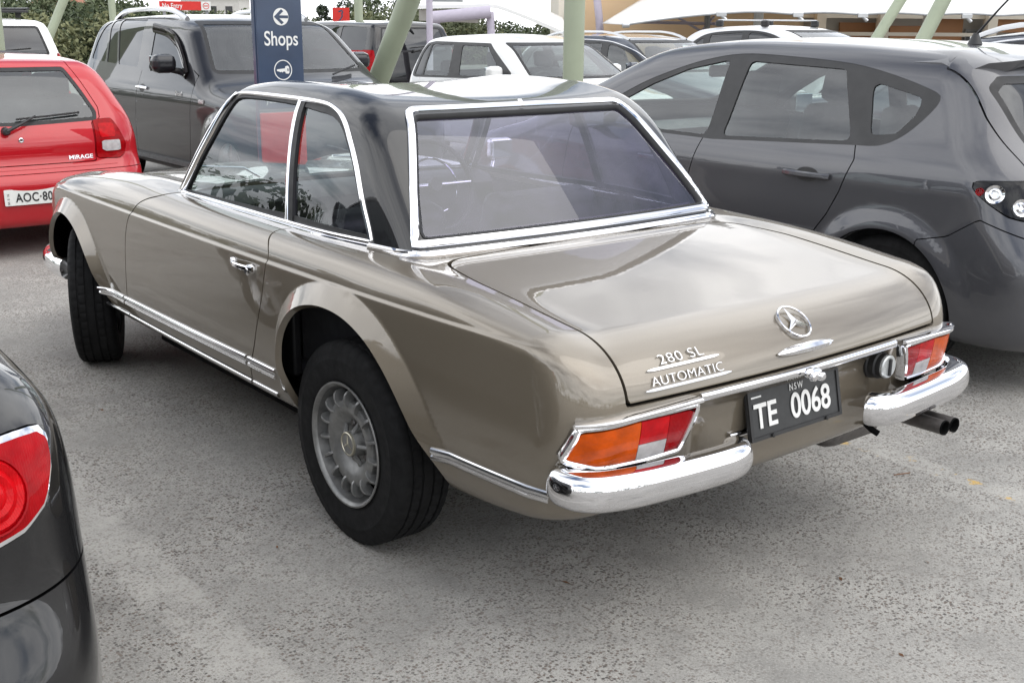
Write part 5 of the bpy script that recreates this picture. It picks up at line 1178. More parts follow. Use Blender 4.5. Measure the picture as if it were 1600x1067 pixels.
# ================================================================ the parked cars around it
def both(p): return [p, [(-x, z) for x, z in p][::-1]]
def make_car(key, name, label, paint_m, h, spec, group='cars parked around the coupe', shade='clear_glass'):
    """spec: frames / glasses as (y, z) outlines on both flanks, screens as (x, z) outlines, doors as (front line, rear line)"""
    p = CARS[key]; f = car_f(p); hw = p['X'](.6)+.12; root = thing(name, label, 'car', (*p['loc'], 0), R_(p['rot']), group, p.get('sc', 1.0))
    V, F = nets(f, (-hw, -.12, p['zb']-.06), (hw, p['L']+.12, 1.72), h)
    ar = p['arches']
    def ag(P): return np.maximum(np.minimum.reduce([np.hypot(P[:, 1]-y, P[:, 2]-z)-r for y, z, r in ar]), .42-np.abs(P[:, 0]))
    V, F = clip(V, F, ag); rest = (V, F)
    amin = spec.get('amin', .50); side = lambda poly: (lambda P: np.maximum(poly_sd(poly, P[:, 1], P[:, 2]), amin-np.abs(P[:, 0])))
    end = lambda poly, rear: (lambda P: np.maximum(poly_sd(poly, P[:, 0], P[:, 2]), (P[:, 1]-p['ymid']) if rear else (p['ymid']-P[:, 1])))
    lining = None
    dirs = (('rear_screen', spec.get('rear'), True), ('windscreen', spec.get('front'), False))
    def cut(g, gap=0.0):
        nonlocal rest
        a = clip(*rest, lambda P: -g(P)-gap/2); rest = clip(*rest, lambda P: g(P)-gap/2); return a
    glass_parts = []
    for nm, poly, rear in dirs:
        if poly is None: continue
        fr = cut(end(poly, rear)); inn = spec.get('inset', .03); c = np.mean(np.asarray(poly), 0)
        sdg = end(poly, rear); gl = clip(*fr, lambda P: -sdg(P)-inn); fr = clip(*fr, lambda P: sdg(P)+inn)
        panel(nm, *gl, f, spec.get('rearglass', shade) if rear else shade, root, 0, -.004); panel('screen_surround', *fr, f, 'black_rubber', root, .012, -.001); glass_parts.append(sdg)
    frame = None
    if spec.get('frame') is not None:
        g = side(spec['frame']); frame = cut(g); glass_parts.append(g)
    gls = []
    for poly, mt in spec.get('glass', []):
        g = side(poly); src = frame if frame is not None else rest
        a = clip(*src, lambda P: -g(P)); b = clip(*src, lambda P: g(P))
        for s in (-1, 1): panel('side_window', *clip(*a, lambda P: s*P[:, 0]), f, mt, root, 0, -.007)
        if frame is not None: frame = b
        else: rest = b
        glass_parts.append(g)
    if frame is not None: panel('window_frame', *frame, f, spec.get('framemat', 'black_plastic'), root, .012, -.0015)
    if glass_parts:
        li = lambda P: f(P)+.05; Vl, Fl = nets(li, (-hw, 0, .3), (hw, p['L'], 1.7), max(h, .04))
        Vl, Fl = clip(Vl, Fl, lambda P: np.minimum.reduce([g(P)-.0 for g in glass_parts])); Vl, Fl = clip(Vl, Fl, lambda P: np.minimum(ag(P), p['ymid']+1.75-P[:, 1]))
        mesh_np('cabin_lining', Vl, Fl[:, ::-1], spec.get('lining', 'dark_trim_cloth'), root, -nrm(li, Vl))
    # lamps
    for nm, poly, plane, pieces in spec.get('lamps', []):
        for s in (-1, 1):
            if plane == 'yz': g = lambda P: np.maximum(poly_sd(poly, P[:, 1], P[:, 2]), .3-s*P[:, 0])
            else: g = lambda P: np.maximum(poly_sd(poly, s*P[:, 0], P[:, 2]), P[:, 1]-p['ymid'])
            a = cut(g, .004); base = None
            for (pn, mt, gg, off) in pieces:
                q = clip(*a, lambda P: gg(np.column_stack([s*P[:, 0], P[:, 1], P[:, 2]])))
                o = panel(nm if base is None else pn, *q, f, mt, base or root, .02, off)
                base = base or o
    # hatch and doors
    if spec.get('hatch'):
        hx, hz, hy = spec['hatch']; g = lambda P: np.maximum(np.maximum(np.abs(P[:, 0])-hx(P[:, 2]), hz-P[:, 2]), P[:, 1]-hy); panel(spec.get('hatchname', 'tailgate'), *cut(g, .006), f, paint_m, root, .014)
    if spec.get('bumper'):
        g = spec['bumper']; panel('rear_bumper', *cut(g, .005), f, spec.get('bumpermat', paint_m), root, .014)
    for fl, rl in spec.get('doors', []):
        poly = np.vstack([rl, fl[::-1]])
        for s in (-1, 1):
            g = lambda P: np.maximum(poly_sd(poly, P[:, 1], P[:, 2]), .45-s*P[:, 0]); panel('door', *cut(g, .006), f, paint_m, root, .014)
    panel('body', *rest, f, paint_m, root, .014)
    fi = lambda P: f(P)+.03; Vi, Fi = nets(fi, (-hw, -.1, p['zb']-.06), (hw, p['L']+.1, .98), .06); Vi, Fi = clip(Vi, Fi, ag); Vi, Fi = clip(Vi, Fi, lambda P: .86-P[:, 2]); mesh_np('inner_skin', Vi, Fi, 'shadow_black', root, nrm(fi, Vi))
    R, w, rr, sp = spec.get('wheel', (.31, .2, .2, 5)); tw = p['X'](.35)+p['PL'](ar[0][0])-w/2-.015
    for (yc, zc, r) in ar:
        alloy_wheel(root, (-tw, yc, R-.004), R, w, rr, sp); alloy_wheel(root, (tw, yc, R-.004), R, w, rr, sp, flip=True)
    # seats, wheel, dash
    if spec.get('cabin', True):
        ym = p['ymid']; cy = spec.get('seaty', ym+.25); sm = spec.get('seatmat', 'grey_cloth')
        for s in (-.36, .36):
            b = box('seat_back', (s, cy-.22, .80), (.50, .14, .62), sm, root, bev=.055, rot=Matrix.Rotation(R_(14), 4, 'X')); box('headrest', (s, cy-.30, 1.20), (.27, .10, .19), sm, b, bev=.045, rot=Matrix.Rotation(R_(10), 4, 'X')); box('seat', (s, cy+.08, .50), (.50, .50, .18), sm, root, bev=.05)
        b = box('rear_seat', (0, cy-1.12, .74), (1.24, .15, .56), sm, root, bev=.05, rot=Matrix.Rotation(R_(18), 4, 'X'))
        for s in (-.40, .40): box('headrest', (s, cy-1.20, 1.08), (.26, .09, .17), sm, b, bev=.04)
        ww = p['X'](.95)-.12; yd = ym+1.0; sweep('dashboard', np.array([(x, yd, .88) for x in np.linspace(-ww, ww, 9)]), np.array([(0, 0, 1.)]*9), [(-.28, -.3), (-.26, .0), (-.12, .06), (.1, .07), (.3, .05), (.3, -.3)], 'black_plastic', root)
        c = Vector((.36*(1 if True else 1), yd-.36, .92)); ax = Vector((0, -.9, .42)).normalized(); u = Vector((1, 0, 0)); v = ax.cross(u); P = np.array([list(c+u*(.185*math.cos(t))+v*(.185*math.sin(t))) for t in np.arange(28)/28*2*math.pi])
        o = sweep('steering_wheel', P, np.array([list(ax)]*28), [(.014*math.cos(t), .014*math.sin(t)) for t in np.arange(8)/8*2*math.pi], 'black_plastic', root, closed=True); box('wheel_boss', c, (.17, .05, .12), 'black_plastic', o, bev=.02); box('wheel_spoke', c, (.34, .02, .04), 'black_plastic', o, bev=.008)
        box('cabin_mirror', (0, yd-.42, p['T'](yd-.55)-.16), (.22, .04, .07), 'black_plastic', root, bev=.018)
    return root, f
def mirrors(root, f, y, z, mat, size=(.20, .12, .15), out_=.12, low='black_plastic'):
    for s in (-1, 1):
        (P, _) = on_side(f, [(y, z)], s); x = P[0][0]+s*out_
        m = box('door_mirror', (x, y, z+.02), size, mat, root, bev=min(size)*.42); box('mirror_face', (x, y-size[1]/2-.0, z+.02), (size[0]*.82, .006, size[2]*.78), 'mirror_glass', m, bev=.002)
        tube('mirror_foot', [(P[0][0]-s*.02, y+.02, z-.05), (x-s*.04, y+.01, z-.03)], [.03, .022], low, m, 8)
def handles(root, f, spots, mat, w=.13, inner='black_plastic'):
    for s in (-1, 1):
        for y, z in spots:
            (P, Q) = on_side(f, [(yy, z) for yy in np.linspace(y-w, y+w, 9)], s); lift = np.array([.006, .016, .022, .025, .026, .025, .022, .016, .006])
            (p1, q1) = on_side(f, [(y+w*.5*math.cos(t), z+.034*math.sin(t)) for t in np.arange(16)/16*2*math.pi], s); o = mesh_py('handle_recess', np.vstack([p1+q1*.0015, p1-q1*.004]), [tuple(range(16)), tuple(range(16, 32))]+[(i, (i+1) % 16, 16+(i+1) % 16, 16+i) for i in range(16)], inner, root)
            sweep('handle', P+Q*lift[:, None], Q, [(-.013, -.006), (-.014, .002), (-.008, .010), (.006, .010), (.013, .002), (.012, -.006)], mat, o)
def rails(root, f, ys, x, mat, lift=.045, r=.014):
    for s in (-1, 1):
        y = np.linspace(*ys, 14); (P, Q) = on_top(f, [(s*(x+.02*math.sin(i/13*math.pi)), v) for i, v in enumerate(y)]); up_ = np.sin(np.clip(np.minimum(np.arange(14), 13-np.arange(14))/3, 0, 1)*math.pi/2)*lift
        P[:, 2] += up_+.004; sweep('roof_rail', P, np.array([(0, 0, 1.)]*14), [(-r, -r*.8), (-r, r*.2), (-r*.4, r), (r*.4, r), (r, r*.2), (r, -r*.8)], mat, root)
def chrome_line(root, f, pts, mat='polished_trim', w=.013):
    for s in (-1, 1): (P, Q) = on_side(f, pts, s); sweep('window_line', P, Q, rnd_prof(w, .006), mat, root)
def wiper(root, f, a, b, c, d):
    (P, Q) = on_rear(f, [a, b]); P = P+Q*.03; o = lathe('rear_wiper', [(0.03, .026), (-.012, .024), (-.020, .015), (-.020, .0005)], 'black_plastic', root, 16, axis='Y', loc=P[0]+np.array([0, .0, 0])); tube('wiper_arm', [P[0]+np.array([0, -.012, 0]), P[0]*.5+P[1]*.5+np.array([0, -.015, 0]), P[1]], [.013, .010, .006], 'black_plastic', o, 8)
    (P, Q) = on_rear(f, [tuple(v) for v in np.linspace(c, d, 8)]); P = P+Q*.014; tube('wiper_blade', P, .007, 'black_rubber', o, 6)

def build_grey():
    fr = np.vstack([catmull([(.705, 1.225), (.735, 1.255), (.95, 1.315), (1.21, 1.360), (1.60, 1.383), (1.884, 1.386), (2.11, 1.350), (2.32, 1.288), (2.52, 1.212), (2.74, 1.098), (2.93, .982)], 4), [(1.9, .968)], catmull([(1.05, 1.008), (.94, 1.014), (.86, 1.045), (.79, 1.10), (.72, 1.185), (.705, 1.225)], 3)[:-1]])
    g1 = rpoly([(1.935, 1.358), (2.20, 1.302), (2.43, 1.216), (2.62, 1.120), (2.80, 1.000), (1.95, .986)], .03); g2 = rpoly([(1.802, 1.354), (1.225, 1.334), (1.085, 1.024), (1.845, .990)], .03); g3 = rpoly([(1.06, 1.288), (.785, 1.228), (.80, 1.155), (.868, 1.072), (.995, 1.055)], .035)
    lamp = rpoly([(.464, .902), (.43, .915), (.10, .93), (.10, .765), (.249, .765), (.30, .779), (.374, .825), (.425, .862)], .02)
    out_ = lambda P: np.maximum(P[:, 0]*0+1, 1)
    lp = [('tail_lamp', lamp, 'yz', [('lamp_base', 'smoked_lens', lambda P: P[:, 0], .0), ('lamp_glass', 'lamp_cover', lambda P: P[:, 0], .012)])]
    ln = lambda z: np.interp(z, [.6, .80, .95, 1.16, 1.35], [.60, .63, .69, .69, .665])
    root, f = make_car('grey', 'parked_hatchback', 'dark grey metallic hatchback with roof aerial close beside the coupe on its right', 'grey_paint', .021, dict(
        frame=fr, glass=[(g1, 'clear_glass'), (g2, 'clear_glass'), (g3, 'clear_glass')], rear=rpoly([(-.56, 1.325), (.56, 1.325), (.635, 1.28), (.60, .985), (-.60, .985), (-.635, 1.28)], .04), rearglass='tinted_glass',
        front=rpoly([(-.56, 1.40), (.56, 1.40), (.74, 1.02), (-.74, 1.02)], .06), lamps=lp, hatch=(ln, .62, .73), bumper=lambda P: np.maximum(P[:, 2]-np.interp(P[:, 1], [0, .40, .53, .69], [.62, .76, .672, .636]), P[:, 1]-.66),
        doors=[([(1.16, 1.33), (1.05, 1.005), (1.033, .946), (1.085, .797), (1.14, .687), (1.205, .597), (1.245, .50), (1.255, .30)], [(1.878, 1.36), (1.958, .976), (1.989, .888), (2.022, .78), (2.035, .5), (2.01, .30)]),
               ([(1.878, 1.36), (1.958, .976), (1.989, .888), (2.022, .78), (2.035, .5), (2.01, .30)], [(2.95, .975), (3.0, .7), (2.98, .5), (2.93, .30)])], wheel=(.318, .205, .205, 7), seaty=2.30, lining='grey_cloth'))
    handles(root, f, [(1.27, .858), (2.25, .845)], 'grey_paint'); mirrors(root, f, 2.75, 1.02, 'grey_paint')
    # spoiler over the rear screen
    V, F = [], []
    xs = np.linspace(-.655, .655, 17)
    for x in xs:
        a = abs(x); d = .10*a*a; zt = f; pz = on_top(f, [(x*.995, .74)])[0][0][2]
        lip = .50+d*1.5+.10*sstep(.5, .66, a); V += [(x, .86+d, on_top(f, [(x, .86+d)])[0][0][2]+.001), (x, .72+d, pz+.008), (x, lip, pz-.035), (x, lip+.02, pz-.062-.03*sstep(.3, .66, a)), (x, .70+d, pz-.07-.03*sstep(.3, .66, a))]
    for i in range(16):
        for k in range(5): F.append((i*5+k, i*5+(k+1) % 5, i*5+5+(k+1) % 5, i*5+5+k))
    F += [tuple(range(5)), tuple(16*5+k for k in (4, 3, 2, 1, 0))]
    o = mesh_py('roof_spoiler', V, F, 'grey_paint', root, True); o.data.set_sharp_from_angle(angle=R_(40))
    (p, q) = on_top(f, [(-.12, .93)]); b = lathe('aerial_base', [(0, .035), (.02, .026), (.05, .012), (.05, .0005)], 'black_plastic', root, 14, axis='Z'); b.location = p[0]; tube('aerial', [(0, 0, .04), (-.01, -.10, .15), (-.02, -.30, .36)], [.006, .0045, .003], 'black_plastic', b, 6)
    # lamp bowls behind the clear cover
    for s in (-1, 1):
        for y, z, r, mt in ((.36, .865, .042, 'chrome'), (.27, .815, .04, 'chrome'), (.415, .872, .017, 'red_lens')):
            (P, Q) = on_side(f, [(y, z)], s); b = lathe('lamp_bowl', [(.0, r), (-.012, r*.9), (-.004, r*.6), (-.010, r*.4), (-.002, r*.2), (-.002, .0005)], mt, root, 18); b.location = P[0]+Q[0]*.004; b.rotation_euler = Vector(-Q[0]).to_track_quat('X', 'Z').to_euler()
    for s in (-1, 1): (P, Q) = on_side(f, [(y, 1.005) for y in np.linspace(1.05, 2.9, 20)], s)
    return root
def build_red():
    lamp = rpoly([(.478, .872), (.615, .878), (.655, .80), (.690, .70), (.668, .634), (.625, .612), (.464, .620)], [.01, .03, .2, .03, .03, .03, .01])
    lp = [('tail_lamp', lamp, 'xz', [('lamp_body', 'red_lens', lambda P: P[:, 0], .004), ('reversing_lens', 'clear_lens', lambda P: np.minimum(.035-np.abs(P[:, 2]-.700), .065-np.abs(P[:, 0]-.575)), .010), ('indicator_lens', 'bright_red_lens', lambda P: np.minimum(.045-np.abs(P[:, 2]-.80), .055-np.abs(P[:, 0]-.560)), .008)])]
    gl = rpoly([(-.40, 1.215), (.40, 1.215), (.47, 1.06), (.525, .925), (.512, .868), (0, .852), (-.512, .868), (-.525, .925), (-.47, 1.06)], .025)
    hx = lambda z: np.interp(z, [.6, .86, .88, .95, 1.1, 1.22], [.458, .470, .535, .545, .49, .44])
    sw = [(rpoly([(.55, .92), (.78, 1.15), (1.45, 1.19), (1.40, .90)], .05), 'clear_glass'), (rpoly([(1.48, .90), (1.53, 1.19), (2.0, 1.17), (2.58, .93)], .05), 'clear_glass')]
    root, f = make_car('red', 'parked_hatchback', 'bright red older hatchback seen from behind beyond the front wheel of the coupe', 'red_paint', .024, dict(
        rear=gl, glass=sw, front=rpoly([(-.5, 1.235), (.5, 1.235), (.64, .97), (-.64, .97)], .05), lamps=lp, hatch=(hx, .606, .55), bumper=lambda P: np.maximum(P[:, 2]-.553, P[:, 1]-.45),
        doors=[([(1.42, .93), (1.36, .7), (1.38, .28)], [(2.72, .93), (2.78, .7), (2.74, .28)])], wheel=(.285, .175, .175, 6), seaty=1.95, inset=.024, lining='grey_cloth'), shade='clear_glass')
    wiper(root, f, (-.105, .815), (.10, .895), (-.02, .888), (.40, .915))
    (p, q) = on_rear(f, [(-.02, .768)]); lathe('hatch_lock', [(0, .017), (-.008, .016), (-.010, .011), (-.006, .009), (-.006, .0005)], 'chrome', root, 16, axis='Y', loc=p[0])
    (p, q) = on_rear(f, [(.355, .625), (.30, .625), (.40, .625)]); n0 = Vector(q[0]); text('badge_lettering', 'MIRAGE', .038, 'polished_trim', Vector(p[0])+n0*.002, (1, .1, 0), (0, .2, 1), root, .001, 1.25, .0004)
    c = Vector((0, -.012, .415)); pl = prism('number_plate', rpoly([(-.186, -.052), (.186, -.052), (.186, .052), (-.186, .052)], .008), c, (1, 0, 0), (0, .06, 1), .006, 'plate_white', root, .001)
    text('plate_lettering', 'AOC·80K', .080, 'letter_black', c+Vector((.022, -.004, -.031)), (1, 0, 0), (0, .06, 1), pl, .0006, .80, .0012, space=1.08)
    for i, ch in enumerate('NSW'): text('plate_lettering', ch, .020, 'letter_black', c+Vector((-.170, -.004, .018-.026*i)), (0, 0, -1), (1, 0, 0), pl, .0004)
    box('spoiler_stop', (-.33, .46, 1.255), (.03, .02, .02), 'black_rubber', root, bev=.005)
    (P, Q) = on_rear(f, [(x, .582) for x in np.linspace(-.60, .60, 15)]); sweep('bumper_shelf', P, Q, [(-.004, -.004), (-.004, .003), (.004, .003), (.004, -.004)], 'red_paint', root)
    mirrors(root, f, 2.45, .98, 'red_paint'); return root
def build_suv():
    fr = np.vstack([catmull([(.30, 1.16), (.40, 1.33), (.60, 1.515), (.72, 1.560), (1.10, 1.580), (1.70, 1.578), (2.20, 1.545), (2.52, 1.475), (2.78, 1.33), (3.00, 1.115)], 4), [(2.4, 1.100), (1.2, 1.118), (.45, 1.138)]])
    g = [(rpoly([(.47, 1.172), (.53, 1.33), (.66, 1.50), (.755, 1.540), (.885, 1.150)], .03), 'tinted_glass'), (rpoly([(.93, 1.150), (.805, 1.540), (.975, 1.548), (1.20, 1.142)], .012), 'tinted_glass'), (rpoly([(1.245, 1.140), (1.015, 1.548), (1.66, 1.552), (1.735, 1.128)], .02), 'tinted_glass'), (rpoly([(1.945, 1.505), (2.28, 1.475), (2.52, 1.395), (2.72, 1.270), (2.895, 1.125), (2.0, 1.122)], .03), 'tinted_glass')]
    d1 = [(.55, 1.2), (.60, 1.0), (.78, .88), (1.18, .72), (1.32, .55), (1.36, .33)]; d2 = [(1.86, 1.6), (1.862, 1.1), (1.832, .876), (1.75, .6), (1.706, .335)]; d3 = [(3.08, 1.10), (3.065, .95), (3.024, .78), (2.98, .6), (2.90, .335)]
    root, f = make_car('suv', 'parked_suv', 'charcoal four-wheel drive with silver roof rails and dark windows behind the blue sign', 'charcoal_paint', .025, dict(
        frame=fr, glass=g, front=rpoly([(-.60, 1.545), (.60, 1.545), (.745, 1.115), (-.745, 1.115)], .05), rear=rpoly([(-.55, 1.48), (.55, 1.48), (.66, 1.08), (-.66, 1.08)], .05), rearglass='tinted_glass', framemat='charcoal_paint',
        doors=[(d1, d2), (d2, d3)], wheel=(.36, .235, .23, 6), seaty=2.35, lining='headliner'))
    handles(root, f, [(.83, .966), (1.96, .955)], 'chrome'); mirrors(root, f, 2.66, 1.17, 'charcoal_paint', (.22, .15, .16), .14); rails(root, f, (.62, 2.35), .59, 'silver_paint', .06, .022)
    # wind deflector over the front door glass, side repeater, badge, wiper cowl, lamps
    for s in (-1, 1):
        (P, Q) = on_side(f, [tuple(v) for v in catmull([(1.93, 1.475), (2.28, 1.435), (2.52, 1.352), (2.72, 1.225), (2.88, 1.09)], 5)], s); sweep('window_deflector', P, Q, [(-.045, .018), (-.03, .030), (.02, .018), (.04, .0), (.035, -.004), (-.045, .012)], 'smoked_lens', root)
        (P, Q) = on_side(f, [(y, .90) for y in np.linspace(3.23, 3.31, 5)], s); sweep('side_repeater', P, Q, rnd_prof(.035, .012), 'clear_lens', root)
        (P, Q) = on_side(f, [(2.80, .925)], s); ux = (0, -s*-1., 0); text('badge_lettering', 'Diesel', .055, 'polished_trim', Vector(P[0])+Vector(Q[0])*.002, (0, s, 0), (0, 0, 1), root, .001)
        lp = [(s*.80, 4.30, .80)]
        (P, Q) = on_side(f, [(y, .34) for y in np.linspace(1.40, 3.15, 12)], s); sweep('side_step', P, Q, [(-.03, -.01), (-.03, .03), (0, .045), (.03, .03), (.03, -.01)], 'black_plastic', root)
    for s in (-1, 1): tube('wiper_arm', [(s*.3, 3.33, 1.10), (s*.3-.3, 3.20, 1.17)], .008, 'black_plastic', root, 6)
    box('screen_sticker', (.50, 2.575, 1.500), (.16, .003, .03), 'sign_grey', root, rot=Matrix.Rotation(R_(-35), 4, 'X')); return root
def build_white():
    fr = rpoly([(.29, .985), (.36, 1.25), (.46, 1.375), (.62, 1.398), (1.72, 1.392), (2.30, 1.065), (2.2, 1.008), (.4, .968)], .05)
    g = [(rpoly([(.36, 1.0), (.42, 1.24), (.50, 1.355), (.555, 1.362), (.53, .995)], .02), 'tinted_glass'), (rpoly([(.565, .995), (.585, 1.365), (1.035, 1.368), (1.09, 1.012)], .02), 'clear_glass'), (rpoly([(1.30, 1.020), (1.205, 1.364), (1.70, 1.356), (2.10, 1.052), (2.06, 1.035)], .03), 'clear_glass')]
    root, f = make_car('white', 'parked_hatchback', 'small white hatchback with black window pillars standing behind the thick green post', 'white_paint', .03, dict(
        frame=fr, glass=g, front=rpoly([(-.60, 1.405), (.60, 1.405), (.735, 1.02), (-.735, 1.02)], .05), rear=rpoly([(-.5, 1.36), (.5, 1.36), (.58, 1.0), (-.58, 1.0)], .05), doors=[([(.50, 1.0), (.52, .8), (.85, .6), (.95, .3)], [(1.19, 1.0), (1.2, .6), (1.18, .3)]), ([(1.19, 1.0), (1.2, .6), (1.18, .3)], [(2.42, 1.05), (2.46, .7), (2.40, .3)])], wheel=(.295, .185, .195, 5), seaty=1.75, lining='headliner'))
    mirrors(root, f, 2.12, 1.06, 'white_paint'); handles(root, f, [(.75, .90), (1.45, .89)], 'white_paint'); return root
def build_wagon():
    fr = np.vstack([catmull([(.35, 1.0), (.55, 1.24), (.80, 1.345), (1.3, 1.375), (2.0, 1.370), (2.35, 1.335), (2.70, 1.245), (3.10, 1.05)], 4), [(2.9, .955), (.6, .950)]])
    g = [(rpoly([(.55, .98), (.68, 1.22), (.90, 1.325), (1.0, .972)], .03), 'tinted_glass'), (rpoly([(1.06, .97), (.98, 1.33), (2.08, 1.345), (2.17, .968)], .02), 'clear_glass'), (rpoly([(2.30, .972), (2.22, 1.335), (2.40, 1.31), (2.70, 1.218), (2.98, 1.065), (2.93, .985)], .03), 'clear_glass')]
    root, f = make_car('wagon', 'parked_wagon', 'slate blue estate car with chrome window line and silver rails beside the thick post', 'slate_paint', .035, dict(frame=fr, glass=g, front=rpoly([(-.60, 1.39), (.60, 1.39), (.77, 1.0), (-.77, 1.0)], .05), wheel=(.32, .21, .21, 5), seaty=2.3, lining='headliner'))
    chrome_line(root, f, [tuple(v) for v in catmull([(.45, 1.19), (.80, 1.360), (1.3, 1.388), (2.0, 1.383), (2.36, 1.347), (2.72, 1.255), (3.08, 1.075)], 5)]); rails(root, f, (.75, 2.45), .55, 'silver_paint', .05, .016); mirrors(root, f, 2.95, 1.03, 'slate_paint'); return root
def build_crossover(name, label, paint_m, loc, rot, bars, key='crossover', rail=None, line=None):
    CARS['_x'] = dict(CARS[key], loc=loc, rot=rot)
    fr = np.vstack([catmull([(.48, 1.10), (.68, 1.26), (.95, 1.385), (1.5, 1.432), (1.95, 1.425), (2.3, 1.355), (2.6, 1.22), (2.9, 1.07)], 4), [(2.0, 1.03), (.6, 1.06)]])
    g = [(rpoly([(.62, 1.10), (.78, 1.27), (.87, 1.325), (.92, 1.085)], .02), 'tinted_glass'), (rpoly([(1.02, 1.085), (1.0, 1.362), (1.62, 1.405), (1.68, 1.065)], .02), 'tinted_glass'), (rpoly([(1.80, 1.062), (1.75, 1.408), (2.0, 1.395), (2.28, 1.325), (2.56, 1.20), (2.75, 1.085)], .03), 'tinted_glass')]
    root, f = make_car('_x', name, label, paint_m, .04, dict(frame=fr, glass=g, front=rpoly([(-.58, 1.45), (.58, 1.45), (.74, 1.09), (-.74, 1.09)], .05), wheel=(.35, .23, .22, 5), seaty=2.25, lining='headliner'))
    mirrors(root, f, 2.75, 1.12, paint_m)
    if bars:
        for y in (1.05, 1.95):
            a = box('roof_bar', (0, y, 1.585), (1.22, .07, .022), 'silver_paint', root, bev=.01)
            for s in (-.6, .6): box('bar_foot', (s, y, 1.535), (.07, .13, .10), 'black_plastic', a, bev=.025)
    if rail: rails(root, f, (.75, 2.4), .56, rail, .055, .02)
    if line: chrome_line(root, f, [tuple(v) for v in catmull([(.55, 1.20), (.95, 1.40), (1.5, 1.447), (1.95, 1.438), (2.32, 1.368), (2.62, 1.23), (2.88, 1.09)], 5)], w=.02)
    return root
def build_black():
    lamp = rpoly([(.50, .885), (.62, .905), (.735, .906), (.80, .900), (.795, .845), (.77, .790), (.725, .762), (.62, .745), (.50, .760)], .03)
    sdl = lambda P: poly_sd(lamp, P[:, 0], P[:, 2])
    lp = [('tail_lamp', lamp, 'xz', [('lamp_body', 'chrome', lambda P: P[:, 0], .006), ('lamp_lens', 'red_lens', lambda P: -sdl(P)-.012, .014)])]
    g = [(rpoly([(.72, 1.06), (1.15, 1.27), (1.65, 1.335), (1.72, 1.02)], .04), 'tinted_glass'), (rpoly([(1.80, 1.02), (1.76, 1.345), (2.3, 1.345), (2.75, 1.22), (3.05, 1.03)], .04), 'tinted_glass')]
    root, f = make_car('black', 'parked_sedan', 'shiny black saloon in the near left corner showing its round red tail lamp', 'black_paint', .022, dict(
        glass=g, front=rpoly([(-.56, 1.38), (.56, 1.38), (.72, 1.04), (-.72, 1.04)], .05), rear=rpoly([(-.52, 1.36), (.52, 1.36), (.64, 1.09), (-.64, 1.09)], .05), rearglass='tinted_glass', lamps=lp, bumper=lambda P: np.maximum(P[:, 2]-.655, P[:, 1]-.42),
        hatch=(lambda z: np.interp(z, [.6, .9, 1.0], [.44, .48, .66]), .70, .62), hatchname='boot_lid', doors=[([(1.08, 1.05), (1.15, .8), (1.42, .55), (1.45, .3)], [(1.76, 1.05), (1.80, .7), (1.78, .3)]), ([(1.76, 1.05), (1.80, .7), (1.78, .3)], [(3.05, 1.05), (3.1, .7), (3.05, .3)])], wheel=(.315, .205, .205, 5), seaty=2.3))
    (p, q) = on_rear(f, [(.665, .828)])
    for s in (-1, 1):
        (p, q) = on_rear(f, [(s*.675, .835)]); b = lathe('lamp_bowl', [(0, .060), (-.010, .052), (-.004, .044), (-.012, .034), (-.006, .026), (-.012, .016), (-.016, .0005)], 'bright_red_lens', root, 28, axis='Y'); b.location = p[0]+q[0]*.012; b.rotation_euler = Vector(-q[0]).to_track_quat('Y', 'Z').to_euler()
        lathe('bowl_ring', [(-.002, .064), (-.006, .062), (-.006, .059), (-.002, .058)], 'red_lens', b, 28, axis='Y')
    handles(root, f, [(1.35, .90), (2.15, .89)], 'black_paint'); mirrors(root, f, 2.85, 1.05, 'black_paint'); return root
def build_boxy(name, label, paint_m, loc, rack):
    CARS['_b'] = dict(CARS['boxy'], loc=loc)
    g = [(rpoly([(.30, 1.05), (.36, 1.42), (1.15, 1.45), (1.15, 1.04)], .04), 'tinted_glass'), (rpoly([(1.25, 1.04), (1.25, 1.45), (2.0, 1.455), (2.0, 1.03)], .04), 'tinted_glass'), (rpoly([(2.1, 1.03), (2.1, 1.455), (2.75, 1.42), (3.1, 1.05)], .05), 'tinted_glass')]
    lamp = rpoly([(.80, 1.06), (.90, 1.06), (.93, .70), (.80, .70)], .01)
    root, f = make_car('_b', name, label, paint_m, .045, dict(glass=g, rear=rpoly([(-.60, 1.43), (.60, 1.43), (.71, 1.02), (-.71, 1.02)], .05), rearglass='tinted_glass', lamps=[('tail_lamp', lamp, 'xz', [('lamp_body', 'red_lens', lambda P: P[:, 0], .008)])], wheel=(.37, .24, .22, 6), cabin=False))
    wiper(root, f, (-.05, 1.03), (.25, 1.10), (-.1, 1.09), (.45, 1.13)); mirrors(root, f, 3.1, 1.1, paint_m)
    if rack:
        o = box('roof_rack', (0, 1.4, 1.62), (1.15, 1.9, .03), 'black_plastic', root, bev=.01)
        for k in range(6): box('rack_bar', (0, .6+k*.32, 1.645), (1.15, .04, .03), 'black_plastic', o)
        for s in (-.5, .5):
            for y in (.7, 2.1): box('rack_foot', (s, y, 1.575), (.05, .10, .08), 'black_plastic', o)
        for s in (-.58, .58): tube('rack_rail', [(s, .45, 1.66), (s, 2.35, 1.66)], .016, 'black_plastic', o, 8)
    return root
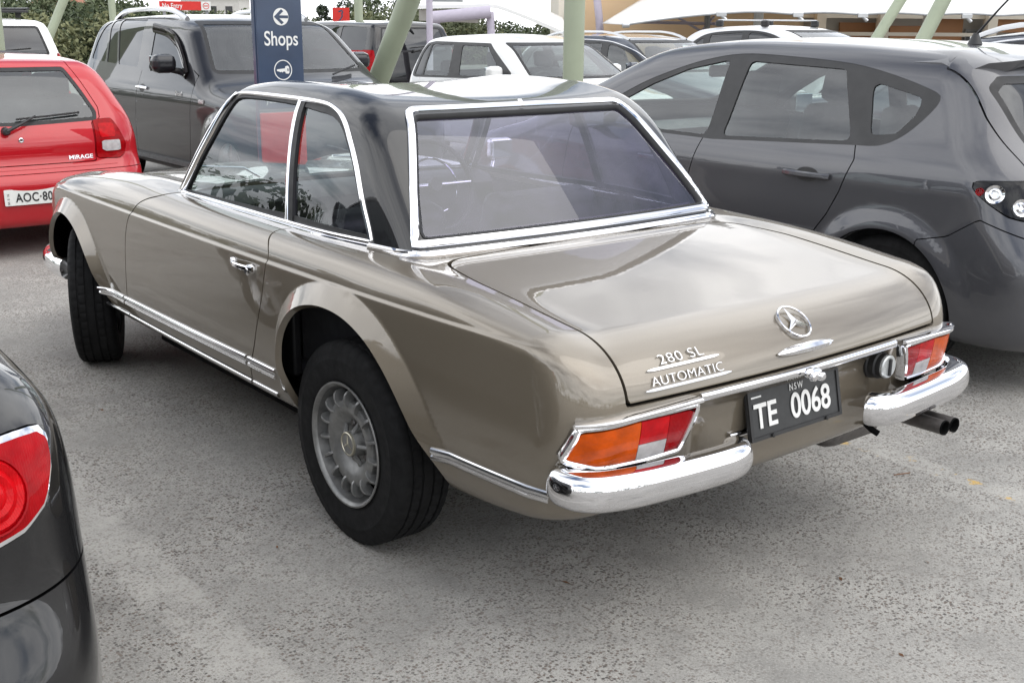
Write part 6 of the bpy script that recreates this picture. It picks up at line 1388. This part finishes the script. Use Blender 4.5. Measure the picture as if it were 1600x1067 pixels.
# ================================================================ put it together
build_hero()
build_grey(); build_red(); build_suv(); build_white(); build_wagon(); build_black()
build_crossover('parked_crossover', 'white crossover carrying roof bars, parked beyond the grey hatchback roof', 'pearl_paint', (12.25, 10.75), 180, True)
build_crossover('parked_suv', 'dark four-wheel drive with white roof rail and chrome window line at the right edge', 'slate_paint', (6.45, -.35), 0, False, rail='pearl_paint', line=True)
build_crossover('parked_suv', 'dark car with low roof rails half hidden behind the leaning post on the right', 'slate_paint', (12.1, 1.6), 0, False, rail='black_plastic')
build_boxy('parked_van', 'black boxy van seen from behind past the leaning post', 'black_paint', (8.85, 14.0), False)
build_boxy('parked_suv', 'white four-wheel drive with black roof rack at the far left', 'white_paint', (2.05, 14.0), True)
# the row goes on to the left of the picture: these show as reflections in the coupe's flank
for fn, loc, lab in ((build_grey, (-5.35, -1.0), 'grey hatchback beyond the black saloon, outside the left edge of the picture'), (build_red, (-7.95, -.6), 'red hatchback two bays left of the black saloon, outside the picture')):
    key = 'grey' if fn is build_grey else 'red'; src = [o for o in SC.objects if o.parent is None and o.get('category') == 'car' and abs(o.location.x-CARS[key]['loc'][0]) < 1e-4][0]
    c = copy_tree(src); c.location = (*loc, 0); c['label'] = lab
# a small dark green car with a coloured sunshade, half hidden behind the charcoal four-wheel drive
# lettering to real meshes
bpy.context.view_layer.update(); dg = bpy.context.evaluated_depsgraph_get(); TMs = {}
for o in [o for o in SC.objects if o.type == 'FONT']:
    me = bpy.data.meshes.new_from_object(o.evaluated_get(dg)); me.name = o.name
    q = bpy.data.objects.new('lettering', me); nm = o.name.split('.')[0]; par = o.parent; ml = o.matrix_local.copy(); mats = o.data.materials[0]
    bpy.data.objects.remove(o); q.name = nm; link(q, par); q.matrix_local = ml
    if not me.materials: me.materials.append(mats)
def loose(o, name):        # a word of separate metal letters: every letter an object
    me = o.data; n = len(me.vertices); par = list(range(n))
    def root_of(i):
        while par[i] != i: par[i] = par[par[i]]; i = par[i]
        return i
    for e in me.edges:
        a, b = root_of(e.vertices[0]), root_of(e.vertices[1])
        if a != b: par[a] = b
    grp = {}
    for f_ in me.polygons: grp.setdefault(root_of(f_.vertices[0]), []).append(f_)
    for fs in grp.values():
        ids = sorted({v for f_ in fs for v in f_.vertices}); mp = {v: i for i, v in enumerate(ids)}
        q = mesh_py(name, [me.vertices[v].co for v in ids], [tuple(mp[v] for v in f_.vertices) for f_ in fs], 'polished_trim', o.parent); q.matrix_basis = o.matrix_basis.copy()
    bpy.data.objects.remove(o)
for o in [o for o in SC.objects if o.name.split('.')[0] == 'script_lettering']: loose(o, 'script_letter')
print('built in', round(time.time()-T0, 1), 's')
